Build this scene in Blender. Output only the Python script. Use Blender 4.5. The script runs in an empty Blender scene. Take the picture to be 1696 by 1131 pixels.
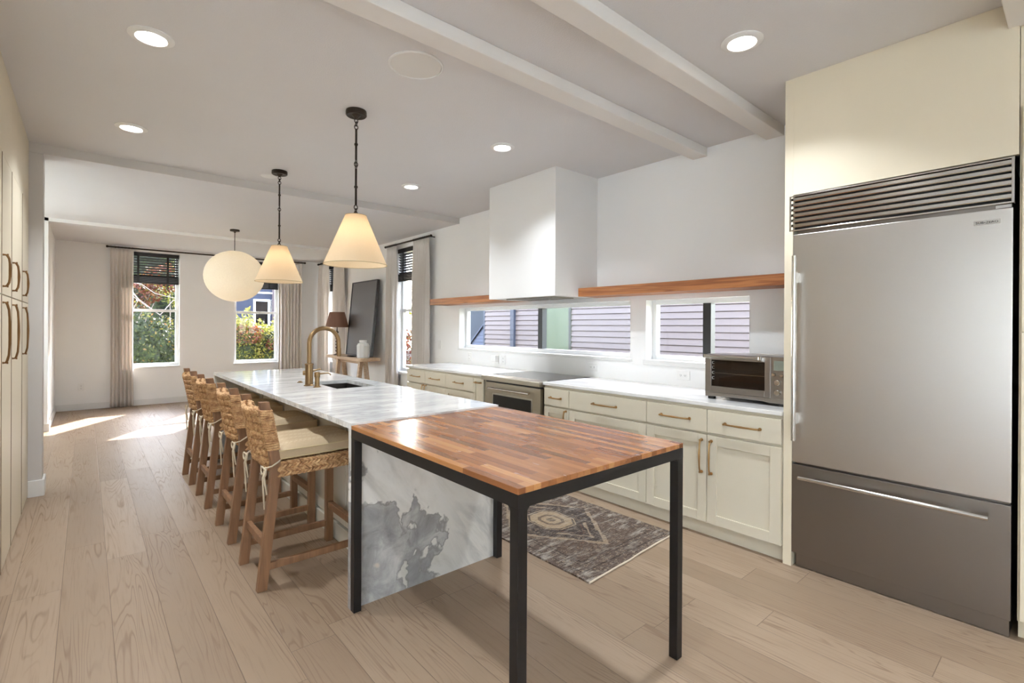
import bpy, bmesh, math, random
from mathutils import Vector, Matrix
import numpy as np
random.seed(7)
S = bpy.context.scene
COL = S.collection
PI = math.pi

# ------------------------------------------------------------------ camera, world, sun, exposure
cam_d = bpy.data.cameras.new('camera')
cam = bpy.data.objects.new('camera', cam_d); COL.objects.link(cam)
CR = Vector((0.75804703, -0.65217798, 0.00534616)); CU = Vector((-0.00311429, 0.00457744, 0.99998467)); CF = Vector((0.65219246, 0.75805206, -0.00143885))
m = Matrix.Identity(4)
for i in range(3):
    m[i][0] = CR[i]; m[i][1] = CU[i]; m[i][2] = -CF[i]
m[2][3] = 1.3706
cam.matrix_world = m
cam_d.sensor_width = 36; cam_d.lens = 820.2958 / 1696 * 36
cam_d.shift_y = (542.6839 - 565.5) / 1696
cam_d.clip_start = 0.05; cam_d.clip_end = 300
S.camera = cam
S.view_settings.view_transform = 'Standard'; S.view_settings.look = 'None'
S.view_settings.gamma = 1; S.view_settings.use_curve_mapping = False
S.view_settings.exposure = 0.9
S.cycles.use_denoising = True
S.cycles.max_bounces = 10; S.cycles.diffuse_bounces = 5; S.cycles.glossy_bounces = 4
S.cycles.transparent_max_bounces = 16; S.cycles.transmission_bounces = 6
S.cycles.sample_clamp_indirect = 6.0; S.cycles.caustics_reflective = False; S.cycles.caustics_refractive = False
SUN = Vector((0.65, 1.0, 0.68)).normalized()
w = bpy.data.worlds.new('sky'); S.world = w; w.use_nodes = True
wn = w.node_tree; wn.nodes.clear()
sky = wn.nodes.new('ShaderNodeTexSky'); sky.sky_type = 'NISHITA'; sky.sun_disc = False
sky.sun_elevation = math.asin(SUN.z); sky.sun_rotation = math.atan2(SUN.x, SUN.y)
bg = wn.nodes.new('ShaderNodeBackground'); bg.inputs[1].default_value = 2.4
wo = wn.nodes.new('ShaderNodeOutputWorld')
hs = wn.nodes.new('ShaderNodeHueSaturation'); hs.inputs['Saturation'].default_value = .6      # thin haze
wn.links.new(sky.outputs[0], hs.inputs['Color']); wn.links.new(hs.outputs[0], bg.inputs[0]); wn.links.new(bg.outputs[0], wo.inputs[0])
sl = bpy.data.lights.new('sun', 'SUN'); sl.energy = 18.0; sl.angle = math.radians(0.6); sl.color = (1, .96, .91)
so = bpy.data.objects.new('sun', sl); COL.objects.link(so); so.location = SUN * 40
so.rotation_euler = SUN.to_track_quat('Z', 'Y').to_euler()
DOWN_W = 9.0      # recessed lamps
PEND_W = .26

# ------------------------------------------------------------------ measures
HC, HC2, HC3 = 2.812, 2.740, 2.700
XW, XF, XC = 3.758, 3.073, 3.083
YB, YH, YP2 = 10.556, 5.462, 8.694
XL, XP, XB = -0.345, -0.264, -0.368
ZCT = 0.885; ZIS = 0.9007; ZTB = 0.8916
Y0 = -3.2; XLL = -2.6

# ------------------------------------------------------------------ node helper
class E:
    """a socket or number with arithmetic"""
    nt = None
    def __init__(s, v): s.v = v.v if isinstance(v, E) else v
    @staticmethod
    def mth(op, *a, clamp=False):
        n = E.nt.nodes.new('ShaderNodeMath'); n.operation = op; n.use_clamp = clamp
        for i, x in enumerate(a):
            x = x.v if isinstance(x, E) else x
            if isinstance(x, (int, float)): n.inputs[i].default_value = x
            else: E.nt.links.new(x, n.inputs[i])
        return E(n.outputs[0])
    def __add__(s, o): return E.mth('ADD', s, o)
    __radd__ = __add__
    def __sub__(s, o): return E.mth('SUBTRACT', s, o)
    def __rsub__(s, o): return E.mth('SUBTRACT', E(o) if not isinstance(o, E) else o, s)
    def __mul__(s, o): return E.mth('MULTIPLY', s, o)
    __rmul__ = __mul__
    def __truediv__(s, o): return E.mth('DIVIDE', s, o)
def sn(a): return E.mth('SINE', a)
def ab(a): return E.mth('ABSOLUTE', a)
def flr(a): return E.mth('FLOOR', a)
def frc(a): return E.mth('FRACT', a)
def gt(a, b): return E.mth('GREATER_THAN', a, b)
def lt(a, b): return E.mth('LESS_THAN', a, b)
def mx(a, b): return E.mth('MAXIMUM', a, b)
def mn(a, b): return E.mth('MINIMUM', a, b)
def pw(a, b): return E.mth('POWER', a, b)
def clmp(a): return E.mth('ADD', a, 0.0, clamp=True)
def sstep(a, lo, hi):
    n = E.nt.nodes.new('ShaderNodeMapRange'); n.interpolation_type = 'SMOOTHSTEP'
    E.nt.links.new(a.v, n.inputs[0]); n.inputs[1].default_value = lo; n.inputs[2].default_value = hi
    return E(n.outputs[0])
def coords():
    n = E.nt.nodes.new('ShaderNodeTexCoord'); s = E.nt.nodes.new('ShaderNodeSeparateXYZ')
    E.nt.links.new(n.outputs['Object'], s.inputs[0])
    return E(s.outputs[0]), E(s.outputs[1]), E(s.outputs[2])
def vec(x, y, z):
    n = E.nt.nodes.new('ShaderNodeCombineXYZ')
    for i, a in enumerate((x, y, z)):
        a = a.v if isinstance(a, E) else a
        if isinstance(a, (int, float)): n.inputs[i].default_value = a
        else: E.nt.links.new(a, n.inputs[i])
    return n.outputs[0]
def noise(v, scale=1., detail=3., rough=.5, dist=0.):
    n = E.nt.nodes.new('ShaderNodeTexNoise'); E.nt.links.new(v, n.inputs['Vector'])
    n.inputs['Scale'].default_value = scale; n.inputs['Detail'].default_value = detail
    n.inputs['Roughness'].default_value = rough; n.inputs['Distortion'].default_value = dist
    return E(n.outputs[0])
def white(v):
    n = E.nt.nodes.new('ShaderNodeTexWhiteNoise'); E.nt.links.new(v, n.inputs[0]); return E(n.outputs[0])
def voro(v, scale=1.):
    n = E.nt.nodes.new('ShaderNodeTexVoronoi'); E.nt.links.new(v, n.inputs['Vector']); n.inputs['Scale'].default_value = scale
    return E(n.outputs['Distance'])
def ramp(f, stops, const=False):
    n = E.nt.nodes.new('ShaderNodeValToRGB'); E.nt.links.new(f.v, n.inputs[0])
    cr = n.color_ramp
    if const: cr.interpolation = 'CONSTANT'
    while len(cr.elements) < len(stops): cr.elements.new(.5)
    for e, (p, c) in zip(cr.elements, stops): e.position = p; e.color = (*c, 1)
    return n.outputs[0]
def mixc(f, a, b, mode='MIX'):
    n = E.nt.nodes.new('ShaderNodeMix'); n.data_type = 'RGBA'; n.blend_type = mode
    for s, x in ((n.inputs[0], f), (n.inputs[6], a), (n.inputs[7], b)):
        x = x.v if isinstance(x, E) else x
        if isinstance(x, (int, float)): s.default_value = x
        elif isinstance(x, tuple): s.default_value = (*x, 1)
        else: E.nt.links.new(x, s)
    return n.outputs[2]
def bump(h, strength=.2, dist=.01):
    n = E.nt.nodes.new('ShaderNodeBump'); n.inputs['Strength'].default_value = strength; n.inputs['Distance'].default_value = dist
    E.nt.links.new(h.v, n.inputs['Height']); return n.outputs[0]
def srgb(r, g, b):
    f = lambda c: (c / 255 / 12.92) if c / 255 <= .04045 else ((c / 255 + .055) / 1.055) ** 2.4
    return (f(r), f(g), f(b))
MATS = {}
def mat(name, col=(.8, .8, .8), rough=.5, metal=0., fn=None, spec=.5, emit=None, estr=0, coat=0.):
    mt = bpy.data.materials.new(name); mt.use_nodes = True; nt = mt.node_tree
    E.nt = nt; b = nt.nodes['Principled BSDF']
    b.inputs['Base Color'].default_value = (*col, 1); b.inputs['Roughness'].default_value = rough
    b.inputs['Metallic'].default_value = metal; b.inputs['Specular IOR Level'].default_value = spec
    if coat: b.inputs['Coat Weight'].default_value = coat; b.inputs['Coat Roughness'].default_value = .12
    if emit: b.inputs['Emission Color'].default_value = (*emit, 1); b.inputs['Emission Strength'].default_value = estr
    if fn:
        r = fn()
        for k, v in r.items():
            nm = {'col': 'Base Color', 'rough': 'Roughness', 'nor': 'Normal', 'metal': 'Metallic', 'tan': 'Tangent'}[k]
            if isinstance(v, (int, float)): b.inputs[nm].default_value = v
            else: nt.links.new(v.v if isinstance(v, E) else v, b.inputs[nm])
    MATS[name] = mt; return mt
def paint(name, c, rough=.55, tex=0.0, spec=.3):
    def fn():
        x, y, z = coords(); v = vec(x, y, z)
        n = noise(v, 1.7, 2)
        r = {'col': mixc(n, tuple(a * .97 for a in c), tuple(min(1, a * 1.02) for a in c))}
        if tex: r['nor'] = bump(noise(v, 130, 3, .6), tex, .004)
        return r
    return mat(name, c, rough, fn=fn, spec=spec)
# ---- floor
def floor_fn():
    x, y, z = coords()
    W, L = .1875, 1.9
    u = (x + .0915) / W; row = flr(u); fu = frc(u)
    off = white(vec(row, 3.1, 0.)) * L
    vv = (y + off) / L; cell = flr(vv); fv = frc(vv)
    rid = white(vec(row, cell, 7.)); rid2 = white(vec(row, cell, 19.))
    gx = x * 7.0 + rid * 40; gy = y * .50 + rid2 * 30
    base = noise(vec(gx, gy, rid * 9), 1.0, 2.5, .45, .35)
    ring = frc(base * 24)
    line = sstep(ab(ring - .5), .30, .5)
    mask = sstep(noise(vec(x * 4 + rid * 11, y * .9, rid2 * 5), 1.3, 2), .40, .62)
    fine = noise(vec(x * 90, y * 4, rid * 5), 1.0, 3, .6)
    cloud = noise(vec(x * 3 + rid * 5, y * 1.2, 2.), 1., 2)
    c = ramp(rid * .62 + cloud * .38, [(0., srgb(134, 112, 91)), (.5, srgb(147, 125, 103)), (1., srgb(161, 139, 117))])
    dark = line * mask * .55 + sstep(fine, .50, .72) * .26
    c = mixc(dark, c, srgb(112, 88, 68))
    gu = mn(fu, 1. - fu) * W; gv = mn(fv, 1. - fv) * L
    gap = lt(gu, .0011); gap2 = lt(gv, .0012)
    g = mx(gap, gap2)
    c = mixc(g * .75, c, srgb(88, 68, 52))
    edge = sstep(mn(gu, gv), 0., .004)
    return {'col': c, 'rough': .40 + line * mask * .1 + fine * .06, 'nor': bump(edge * .6 - line * mask * .10 - fine * .06, .35, .003)}
mat('oak_floor', rough=.42, fn=floor_fn, spec=.5)
# ---- butcher block (long side along y)
def butcher_fn():
    x, y, z = coords()
    W = .033
    u = x / W; row = flr(u); fu = frc(u)
    L = .34
    off = white(vec(row, 1.7, 0.)) * 3.; vv = (y / L + off); cell = flr(vv); fv = frc(vv)
    rid = white(vec(row, cell, 4.)); rid2 = white(vec(cell, row, 8.))
    g = noise(vec(x * 60 + rid * 30, y * 2.5 + rid2 * 20, z * 60), 1., 3, .6, .3)
    g2 = noise(vec(x * 14 + rid * 30, y * 1.3, z * 14 + rid2), 1., 2, .5, .6)
    c = ramp(rid * .74 + g2 * .34 - .04, [(0., srgb(98, 58, 32)), (.25, srgb(130, 80, 45)), (.55, srgb(154, 100, 58)), (.8, srgb(172, 119, 72)), (1., srgb(190, 139, 90))])
    c = mixc(sstep(g, .45, .75) * .35, c, srgb(104, 52, 24))
    gp = mx(lt(mn(fu, 1. - fu) * W, .0006), lt(mn(fv, 1. - fv) * L, .0008))
    c = mixc(gp * .5, c, srgb(90, 46, 24))
    return {'col': c, 'rough': .22 + g * .08}
mat('butcher_block', rough=.25, fn=butcher_fn, spec=.5)
def shelfwood_fn():
    x, y, z = coords()
    g = noise(vec(x * 10, y * .9, z * 22), 1., 3, .5, .8)
    r = sn(g * 34) * .5 + .5
    f = noise(vec(x * 60, y * 4, z * 120), 1., 3)
    c = ramp(r * .6 + f * .4, [(0., srgb(118, 66, 36)), (.5, srgb(158, 98, 56)), (1., srgb(184, 122, 74))])
    return {'col': c, 'rough': .42 + f * .1}
mat('shelf_walnut', fn=shelfwood_fn)
def wood(name, c0, c1, ax='z', rough=.5):
    def fn():
        x, y, z = coords()
        sc = {'z': (40, 40, 3), 'y': (40, 3, 40), 'x': (3, 40, 40)}[ax]
        g = noise(vec(x * sc[0], y * sc[1], z * sc[2]), 1., 3, .55, .5)
        return {'col': ramp(g, [(.25, c0), (.75, c1)]), 'rough': rough, 'nor': bump(g, .15, .002)}
    return mat(name, c0, rough, fn=fn)
wood('stool_wood', srgb(108, 75, 50), srgb(144, 105, 73))
wood('bench_wood', srgb(176, 146, 116), srgb(206, 180, 150), 'y')
# ---- marble
def marble_top_fn():
    x, y, z = coords()
    w1 = noise(vec(x * 1.2, y * 1.5, z), 1., 3, .5, .4)
    s = noise(vec(x * 1.5 + w1 * 1.2, y * 9 + w1 * 2.2, z * 3), 1.1, 6, .6, .5)
    s2 = noise(vec(x * 3 + 4., y * 20 + w1 * 5, z * 3), 1., 5, .65, .8)
    thin = 1. - sstep(ab(s - .5), .0, .035)
    c = ramp(s * .6 + s2 * .4, [(.30, srgb(180, 178, 177)), (.45, srgb(212, 211, 209)), (.58, srgb(230, 229, 226))])
    c = mixc(thin * .4, c, srgb(146, 145, 146))
    return {'col': c, 'rough': .10}
mat('island_marble', rough=.1, fn=marble_top_fn, spec=.5)
def marble_panel_fn():
    x, y, z = coords()
    v = vec(x, y, z)
    wv = noise(vec(x * 2.2 + 3., y, z * 2.2), 1., 5, .6)
    wv2 = noise(vec(x * 2.2 + 9., y, z * 2.2 + 5.), 1., 5, .6)
    big = noise(vec(x * 1.9 + wv * .9 + 1.35, y, z * 1.5 + wv2 * .9 + .4), 1.9, 4, .5)
    lobes = big * .60 + (1. - sstep(x + z * .70, -.35, .50)) * .24      # the grey mass sits at the lower left of the slab
    grey = sstep(lobes, .402, .425)
    rim = 1. - sstep(ab(lobes - .412), .0, .013)
    mott = noise(vec(x * 7, y, z * 7), 1., 6, .65, .6)
    diag = noise(vec((x + z * .8) * 7, y, (z - x) * 1.6), 1., 5, .6, .7)
    right = sstep(x - z * .15, -.1, .28)
    white_ = ramp(diag, [(.32, srgb(196, 192, 184)), (.55, srgb(222, 218, 211)), (.8, srgb(236, 233, 228))])
    white_ = mixc(sstep(diag, .44, .62) * right * .62, white_, srgb(150, 148, 144))
    gcol = ramp(mott, [(.25, srgb(126, 125, 125)), (.5, srgb(160, 158, 156)), (.72, srgb(198, 195, 191))])
    c = mixc(grey, white_, gcol)
    c = mixc(rim * .65, c, srgb(104, 102, 102))
    spots = sstep(noise(vec(x * 6 + 12, y, z * 5), 1., 2), .68, .72) * grey
    c = mixc(spots * .8, c, srgb(204, 188, 172))
    return {'col': c, 'rough': .16}
mat('waterfall_marble', rough=.16, fn=marble_panel_fn)
def quartz_fn():
    x, y, z = coords()
    s = noise(vec(x * 7 + noise(vec(x, y, z), 2, 3) * 3, y * 2.2, z), 1., 5, .6, .5)
    return {'col': ramp(s, [(.3, srgb(206, 204, 201)), (.5, srgb(226, 224, 221)), (.7, srgb(236, 234, 231))]), 'rough': .18}
mat('counter_marble', fn=quartz_fn, rough=.2)
# ---- metals
def steel(name, c, rough, ax):
    def fn():
        x, y, z = coords()
        sc = {'y': (300, 2, 600), 'z': (600, 600, 2)}[ax]
        g = noise(vec(x * sc[0], y * sc[1], z * sc[2]), 1., 2)
        return {'rough': rough + g * .10}
    mt = mat(name, c, rough, 1., fn=fn)
    b = mt.node_tree.nodes['Principled BSDF']; b.inputs['Anisotropic'].default_value = .0
    return mt
steel('brushed_steel', srgb(192, 186, 179), .28, 'y')
steel('toaster_steel', srgb(158, 152, 146), .26, 'y')
steel('range_steel', srgb(176, 168, 152), .30, 'y')
steel('dark_steel', srgb(134, 127, 120), .30, 'y')
mat('bright_steel', srgb(200, 196, 190), .18, 1.)
mat('brass', srgb(138, 112, 80), .36, 1.)
mat('brass_dark', srgb(132, 100, 66), .36, 1.)
mat('brass_pull', srgb(182, 146, 98), .30, 1.)
mat('bronze', srgb(62, 54, 47), .38, .85)
mat('black_steel', srgb(22, 21, 22), .42, .2)
mat('oven_cavity', srgb(46, 36, 30), .35)
mat('black_gloss', srgb(14, 13, 13), .08)
mat('black_plastic', srgb(24, 24, 25), .45)
mat('cooktop_glass', srgb(34, 31, 30), .12)
mat('sink_steel', srgb(82, 76, 72), .38, .8)
# ---- paints
paint('wall_paint', srgb(241, 240, 238), .6, .04)
paint('ceiling_paint', srgb(217, 215, 215), .7, .35)
paint('beam_paint', srgb(226, 222, 217), .6, .2)
paint('trim_white', srgb(228, 227, 224), .4)
paint('pier_paint', srgb(208, 204, 200), .6, .05)
paint('hood_paint', srgb(228, 226, 223), .55)
paint('cabinet_cream', srgb(218, 206, 182), .42, 0, .4)
paint('cabinet_greige', srgb(206, 197, 177), .42, 0, .4)
paint('plate_white', srgb(238, 237, 234), .3)
paint('porcelain', srgb(236, 238, 238), .15)
paint('art_grey', srgb(104, 100, 100), .45)
mat('art_frame', srgb(44, 40, 40), .4)
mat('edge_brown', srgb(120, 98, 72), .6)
mat('blind_black', srgb(40, 39, 42), .42)
paint('island_body', srgb(206, 200, 186), .45)
def speaker_fn():
    x, y, z = coords()
    d = sn(x * 900) * sn(y * 900)
    return {'col': mixc(sstep(d, .0, .5) * .25, srgb(222, 219, 214), srgb(150, 146, 142)), 'rough': .6}
mat('speaker_mesh', fn=speaker_fn)
# ---- cloth
def cloth(name, c, trans=.35, scale=260, pattern=None, tcol=None):
    mt = bpy.data.materials.new(name); mt.use_nodes = True; nt = mt.node_tree; E.nt = nt
    b = nt.nodes['Principled BSDF']; b.inputs['Roughness'].default_value = .9; b.inputs['Specular IOR Level'].default_value = .15
    x, y, z = coords(); n = noise(vec(x * scale, y * scale, z * scale), 1., 2)
    col = mixc(n, tuple(a * .86 for a in c), tuple(min(1, a * 1.08) for a in c))
    if pattern: col = pattern(col, x, y, z)
    nt.links.new(col, b.inputs['Base Color']); nt.links.new(bump(n, .25, .002), b.inputs['Normal'])
    if trans:
        t = nt.nodes.new('ShaderNodeBsdfTranslucent'); t.inputs[0].default_value = (*(tcol or c), 1)
        mxs = nt.nodes.new('ShaderNodeMixShader'); mxs.inputs[0].default_value = trans
        nt.links.new(b.outputs[0], mxs.inputs[1]); nt.links.new(t.outputs[0], mxs.inputs[2])
        nt.links.new(mxs.outputs[0], nt.nodes['Material Output'].inputs[0])
    MATS[name] = mt; return mt
cloth('curtain_linen', srgb(234, 227, 220), .15)
cloth('sheer_white', srgb(250, 250, 250), .8, 300)
cloth('shade_linen', srgb(236, 218, 188), .5, 180, tcol=srgb(250, 226, 190))
cloth('paper_globe', srgb(250, 244, 230), .5, 60, tcol=srgb(255, 244, 226))
cloth('lamp_brown', srgb(128, 98, 84), .15, 200)
def cush_pat(col, x, y, z):
    st = sn(y * 75) * .5 + .5
    d = sn(x * 260 + sn(y * 150) * 1.6) * sn(y * 300)
    f = sstep(st, .55, .75) * sstep(d, .05, .4)
    return mixc(f * .42, col, srgb(216, 200, 168))
cloth('cushion_fabric', srgb(184, 162, 132), 0, 300, cush_pat)
cloth('piping', srgb(196, 176, 138), 0, 200)
cloth('tie_cord', srgb(196, 180, 156), 0, 500)
def rope_fn():
    x, y, z = coords()
    n = noise(vec(x * 38, y * 38, z * 38), 1., 3); n2 = noise(vec(x * 240, y * 240, z * 240), 1., 2)
    return {'col': ramp(n * .6 + n2 * .4, [(.28, srgb(112, 76, 46)), (.45, srgb(168, 124, 82)), (.62, srgb(208, 170, 124))]), 'rough': .75, 'nor': bump(n2, .5, .002)}
mat('seagrass', fn=rope_fn)
# ---- rug
def rug_fn():
    x, y, z = coords()      # local: centre of rug, x across .46, y along
    nz = noise(vec(x * 5, y * 5, 0.), 1., 3) - .5
    xx = x + nz * .02; yy = y + nz * .02
    ax = ab(xx); ay = ab(yy); my = ab(yy + .10)
    edge = mn(.455 - ax, .80 - ay)
    b1 = lt(edge, .135); l1 = mx(lt(ab(edge - .135), .004), mx(lt(ab(edge - .05), .0035), lt(ab(edge - .108), .003)))
    teeth = ab(frc((ax + my) * 19) - .5) * .10
    dd = ax / .35 + my / .48 + teeth
    m0 = lt(dd, 1.04); m1 = lt(ab(dd - 1.06), .045); m2 = lt(ab(dd - .80), .030) * gt(my, .19); m3 = lt(ab(dd - .68), .02) * gt(my, .19)
    q = mx(mx(ax / .14, my / .175), (ax / .14 + my / .175) * .66)
    box = lt(q, 1.); rim = lt(ab(q - .93 + teeth * .6), .035); q2 = lt(ab(q - .48), .07); cen = lt(q, .2)
    v1 = voro(vec(xx * 1.2, yy, 0.), 21); v2 = voro(vec(xx, yy, 3.), 34)
    fl = lt(v1, .16); fl2 = lt(ab(v2 - .30), .05); fl3 = lt(ab(v1 - .42), .05)
    wear = noise(vec(x * 6, y * 22, 1.), 1., 5, .72); weft = noise(vec(x * 20, y * 260, 0.), 1., 3, .7); fine = noise(vec(x * 230, y * 230, 5.), 1., 2, .6)
    base = srgb(92, 76, 66); lightc = srgb(170, 150, 126); navy = srgb(56, 50, 50); rust = srgb(112, 76, 62)
    c = mixc(fl2 * .5, base, lightc); c = mixc(fl3 * .4, c, navy); c = mixc(fl * .4, c, rust)
    c = mixc(m0 * .72, c, navy); c = mixc(m0 * fl2 * .4, c, lightc)
    c = mixc(m1 * .6, c, lightc); c = mixc(m2 * .6, c, lightc); c = mixc(m3 * .5, c, rust)
    c = mixc(box * .8, c, srgb(172, 150, 122)); c = mixc(rim * .8, c, navy); c = mixc(q2 * .8, c, base); c = mixc(cen * .6, c, navy)
    c = mixc(b1 * .55, c, srgb(98, 84, 76)); c = mixc(b1 * fl2 * .5, c, lightc)
    c = mixc(l1 * .8, c, srgb(44, 38, 36))
    c = mixc(sstep(wear, .47, .66) * (.30 + sstep(ax, .12, .45) * .55), c, srgb(182, 174, 163))
    c = mixc(sstep(weft, .48, .66) * .55, c, srgb(52, 45, 42)); c = mixc(sstep(1. - weft, .50, .70) * .40, c, srgb(186, 176, 162))
    c = mixc(sstep(fine, .55, .7) * .35, c, srgb(60, 52, 48))
    return {'col': c, 'rough': .95, 'nor': bump(fine, .6, .004)}
mat('rug_wool', fn=rug_fn, spec=.1)
cloth('rug_edge', srgb(214, 198, 176), 0, 400)
# ---- glass
def glass(name, fac=.07, tint=(1, 1, 1)):
    mt = bpy.data.materials.new(name); mt.use_nodes = True; nt = mt.node_tree; nt.nodes.clear()
    t = nt.nodes.new('ShaderNodeBsdfTransparent'); t.inputs[0].default_value = (*tint, 1)
    g = nt.nodes.new('ShaderNodeBsdfGlossy'); g.inputs['Roughness'].default_value = .01
    lw = nt.nodes.new('ShaderNodeLayerWeight'); lw.inputs[0].default_value = .5; E.nt = nt
    fac = pw(E(lw.outputs['Facing']), 5.) * .5 + .015
    mxs = nt.nodes.new('ShaderNodeMixShader'); o = nt.nodes.new('ShaderNodeOutputMaterial')
    nt.links.new(fac.v, mxs.inputs[0]); nt.links.new(t.outputs[0], mxs.inputs[1]); nt.links.new(g.outputs[0], mxs.inputs[2]); nt.links.new(mxs.outputs[0], o.inputs[0])
    MATS[name] = mt
glass('window_glass')
glass('oven_glass', tint=(.8, .76, .72))
glass('green_glass', tint=(.62, .78, .68))
# ---- exterior
def siding_fn(c):
    def fn():
        x, y, z = coords()
        n = noise(vec(x * 2, y * .8, z * 14), 1., 3)
        return {'col': mixc(n, tuple(a * .92 for a in c), tuple(min(1, a * 1.06) for a in c)), 'rough': .6}
    return fn
mat('siding_lilac', fn=siding_fn(srgb(100, 90, 88)))
mat('siding_blue', fn=siding_fn(srgb(74, 80, 98)))
mat('siding_navy', fn=siding_fn(srgb(32, 38, 60)))
mat('roof_blue', fn=siding_fn(srgb(42, 48, 58)))
mat('downspout_blue', srgb(54, 60, 74), .4)
mat('window_frame_black', srgb(40, 42, 44), .4)
paint('green_panel', srgb(86, 96, 78), .5)
paint('chimney_brown', srgb(110, 96, 98), .8)
mat('wire', srgb(30, 30, 34), .6)
wood('fence_wood', srgb(120, 116, 112), srgb(160, 154, 148))
wood('bark', srgb(96, 82, 76), srgb(140, 128, 120), rough=.8)
def ground_fn():
    x, y, z = coords(); n = noise(vec(x, y, z), 3., 5)
    return {'col': ramp(n, [(.3, srgb(78, 82, 50)), (.7, srgb(128, 124, 86))]), 'rough': .95}
mat('lawn', fn=ground_fn)
def leafmat(name, stops, k=.20):
    mt = bpy.data.materials.new(name); mt.use_nodes = True; nt = mt.node_tree; E.nt = nt
    b = nt.nodes['Principled BSDF']; b.inputs['Roughness'].default_value = .5
    a = nt.nodes.new('ShaderNodeAttribute'); a.attribute_name = 'rnd'
    c = ramp(E(a.outputs['Fac']), [(p, tuple(v * k for v in q)) for p, q in stops])
    nt.links.new(c, b.inputs['Base Color'])
    t = nt.nodes.new('ShaderNodeBsdfTranslucent'); nt.links.new(c, t.inputs[0])
    mxs = nt.nodes.new('ShaderNodeMixShader'); mxs.inputs[0].default_value = .5
    nt.links.new(b.outputs[0], mxs.inputs[1]); nt.links.new(t.outputs[0], mxs.inputs[2])
    nt.links.new(mxs.outputs[0], nt.nodes['Material Output'].inputs[0])
    MATS[name] = mt
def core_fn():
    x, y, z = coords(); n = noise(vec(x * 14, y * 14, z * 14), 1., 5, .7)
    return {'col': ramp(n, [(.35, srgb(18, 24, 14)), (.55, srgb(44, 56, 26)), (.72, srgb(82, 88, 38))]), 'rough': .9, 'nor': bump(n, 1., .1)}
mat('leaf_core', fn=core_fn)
leafmat('leaf_mixed', [(0., srgb(70, 92, 48)), (.35, srgb(120, 140, 60)), (.6, srgb(180, 186, 78)), (.8, srgb(222, 206, 92)), (1., srgb(196, 120, 72))])
leafmat('leaf_green', [(0., srgb(56, 72, 46)), (.4, srgb(94, 112, 62)), (.75, srgb(140, 152, 78)), (.92, srgb(206, 196, 96)), (1., srgb(214, 150, 70))])
leafmat('leaf_red', [(0., srgb(150, 66, 52)), (.4, srgb(200, 96, 62)), (.7, srgb(226, 150, 84)), (1., srgb(160, 160, 80))])
leafmat('leaf_dark', [(0., srgb(38, 52, 36)), (.6, srgb(66, 84, 50)), (1., srgb(110, 122, 66))])
leafmat('leaf_yellow', [(0., srgb(120, 132, 52)), (.5, srgb(190, 190, 76)), (1., srgb(230, 214, 106))], .32)

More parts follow.
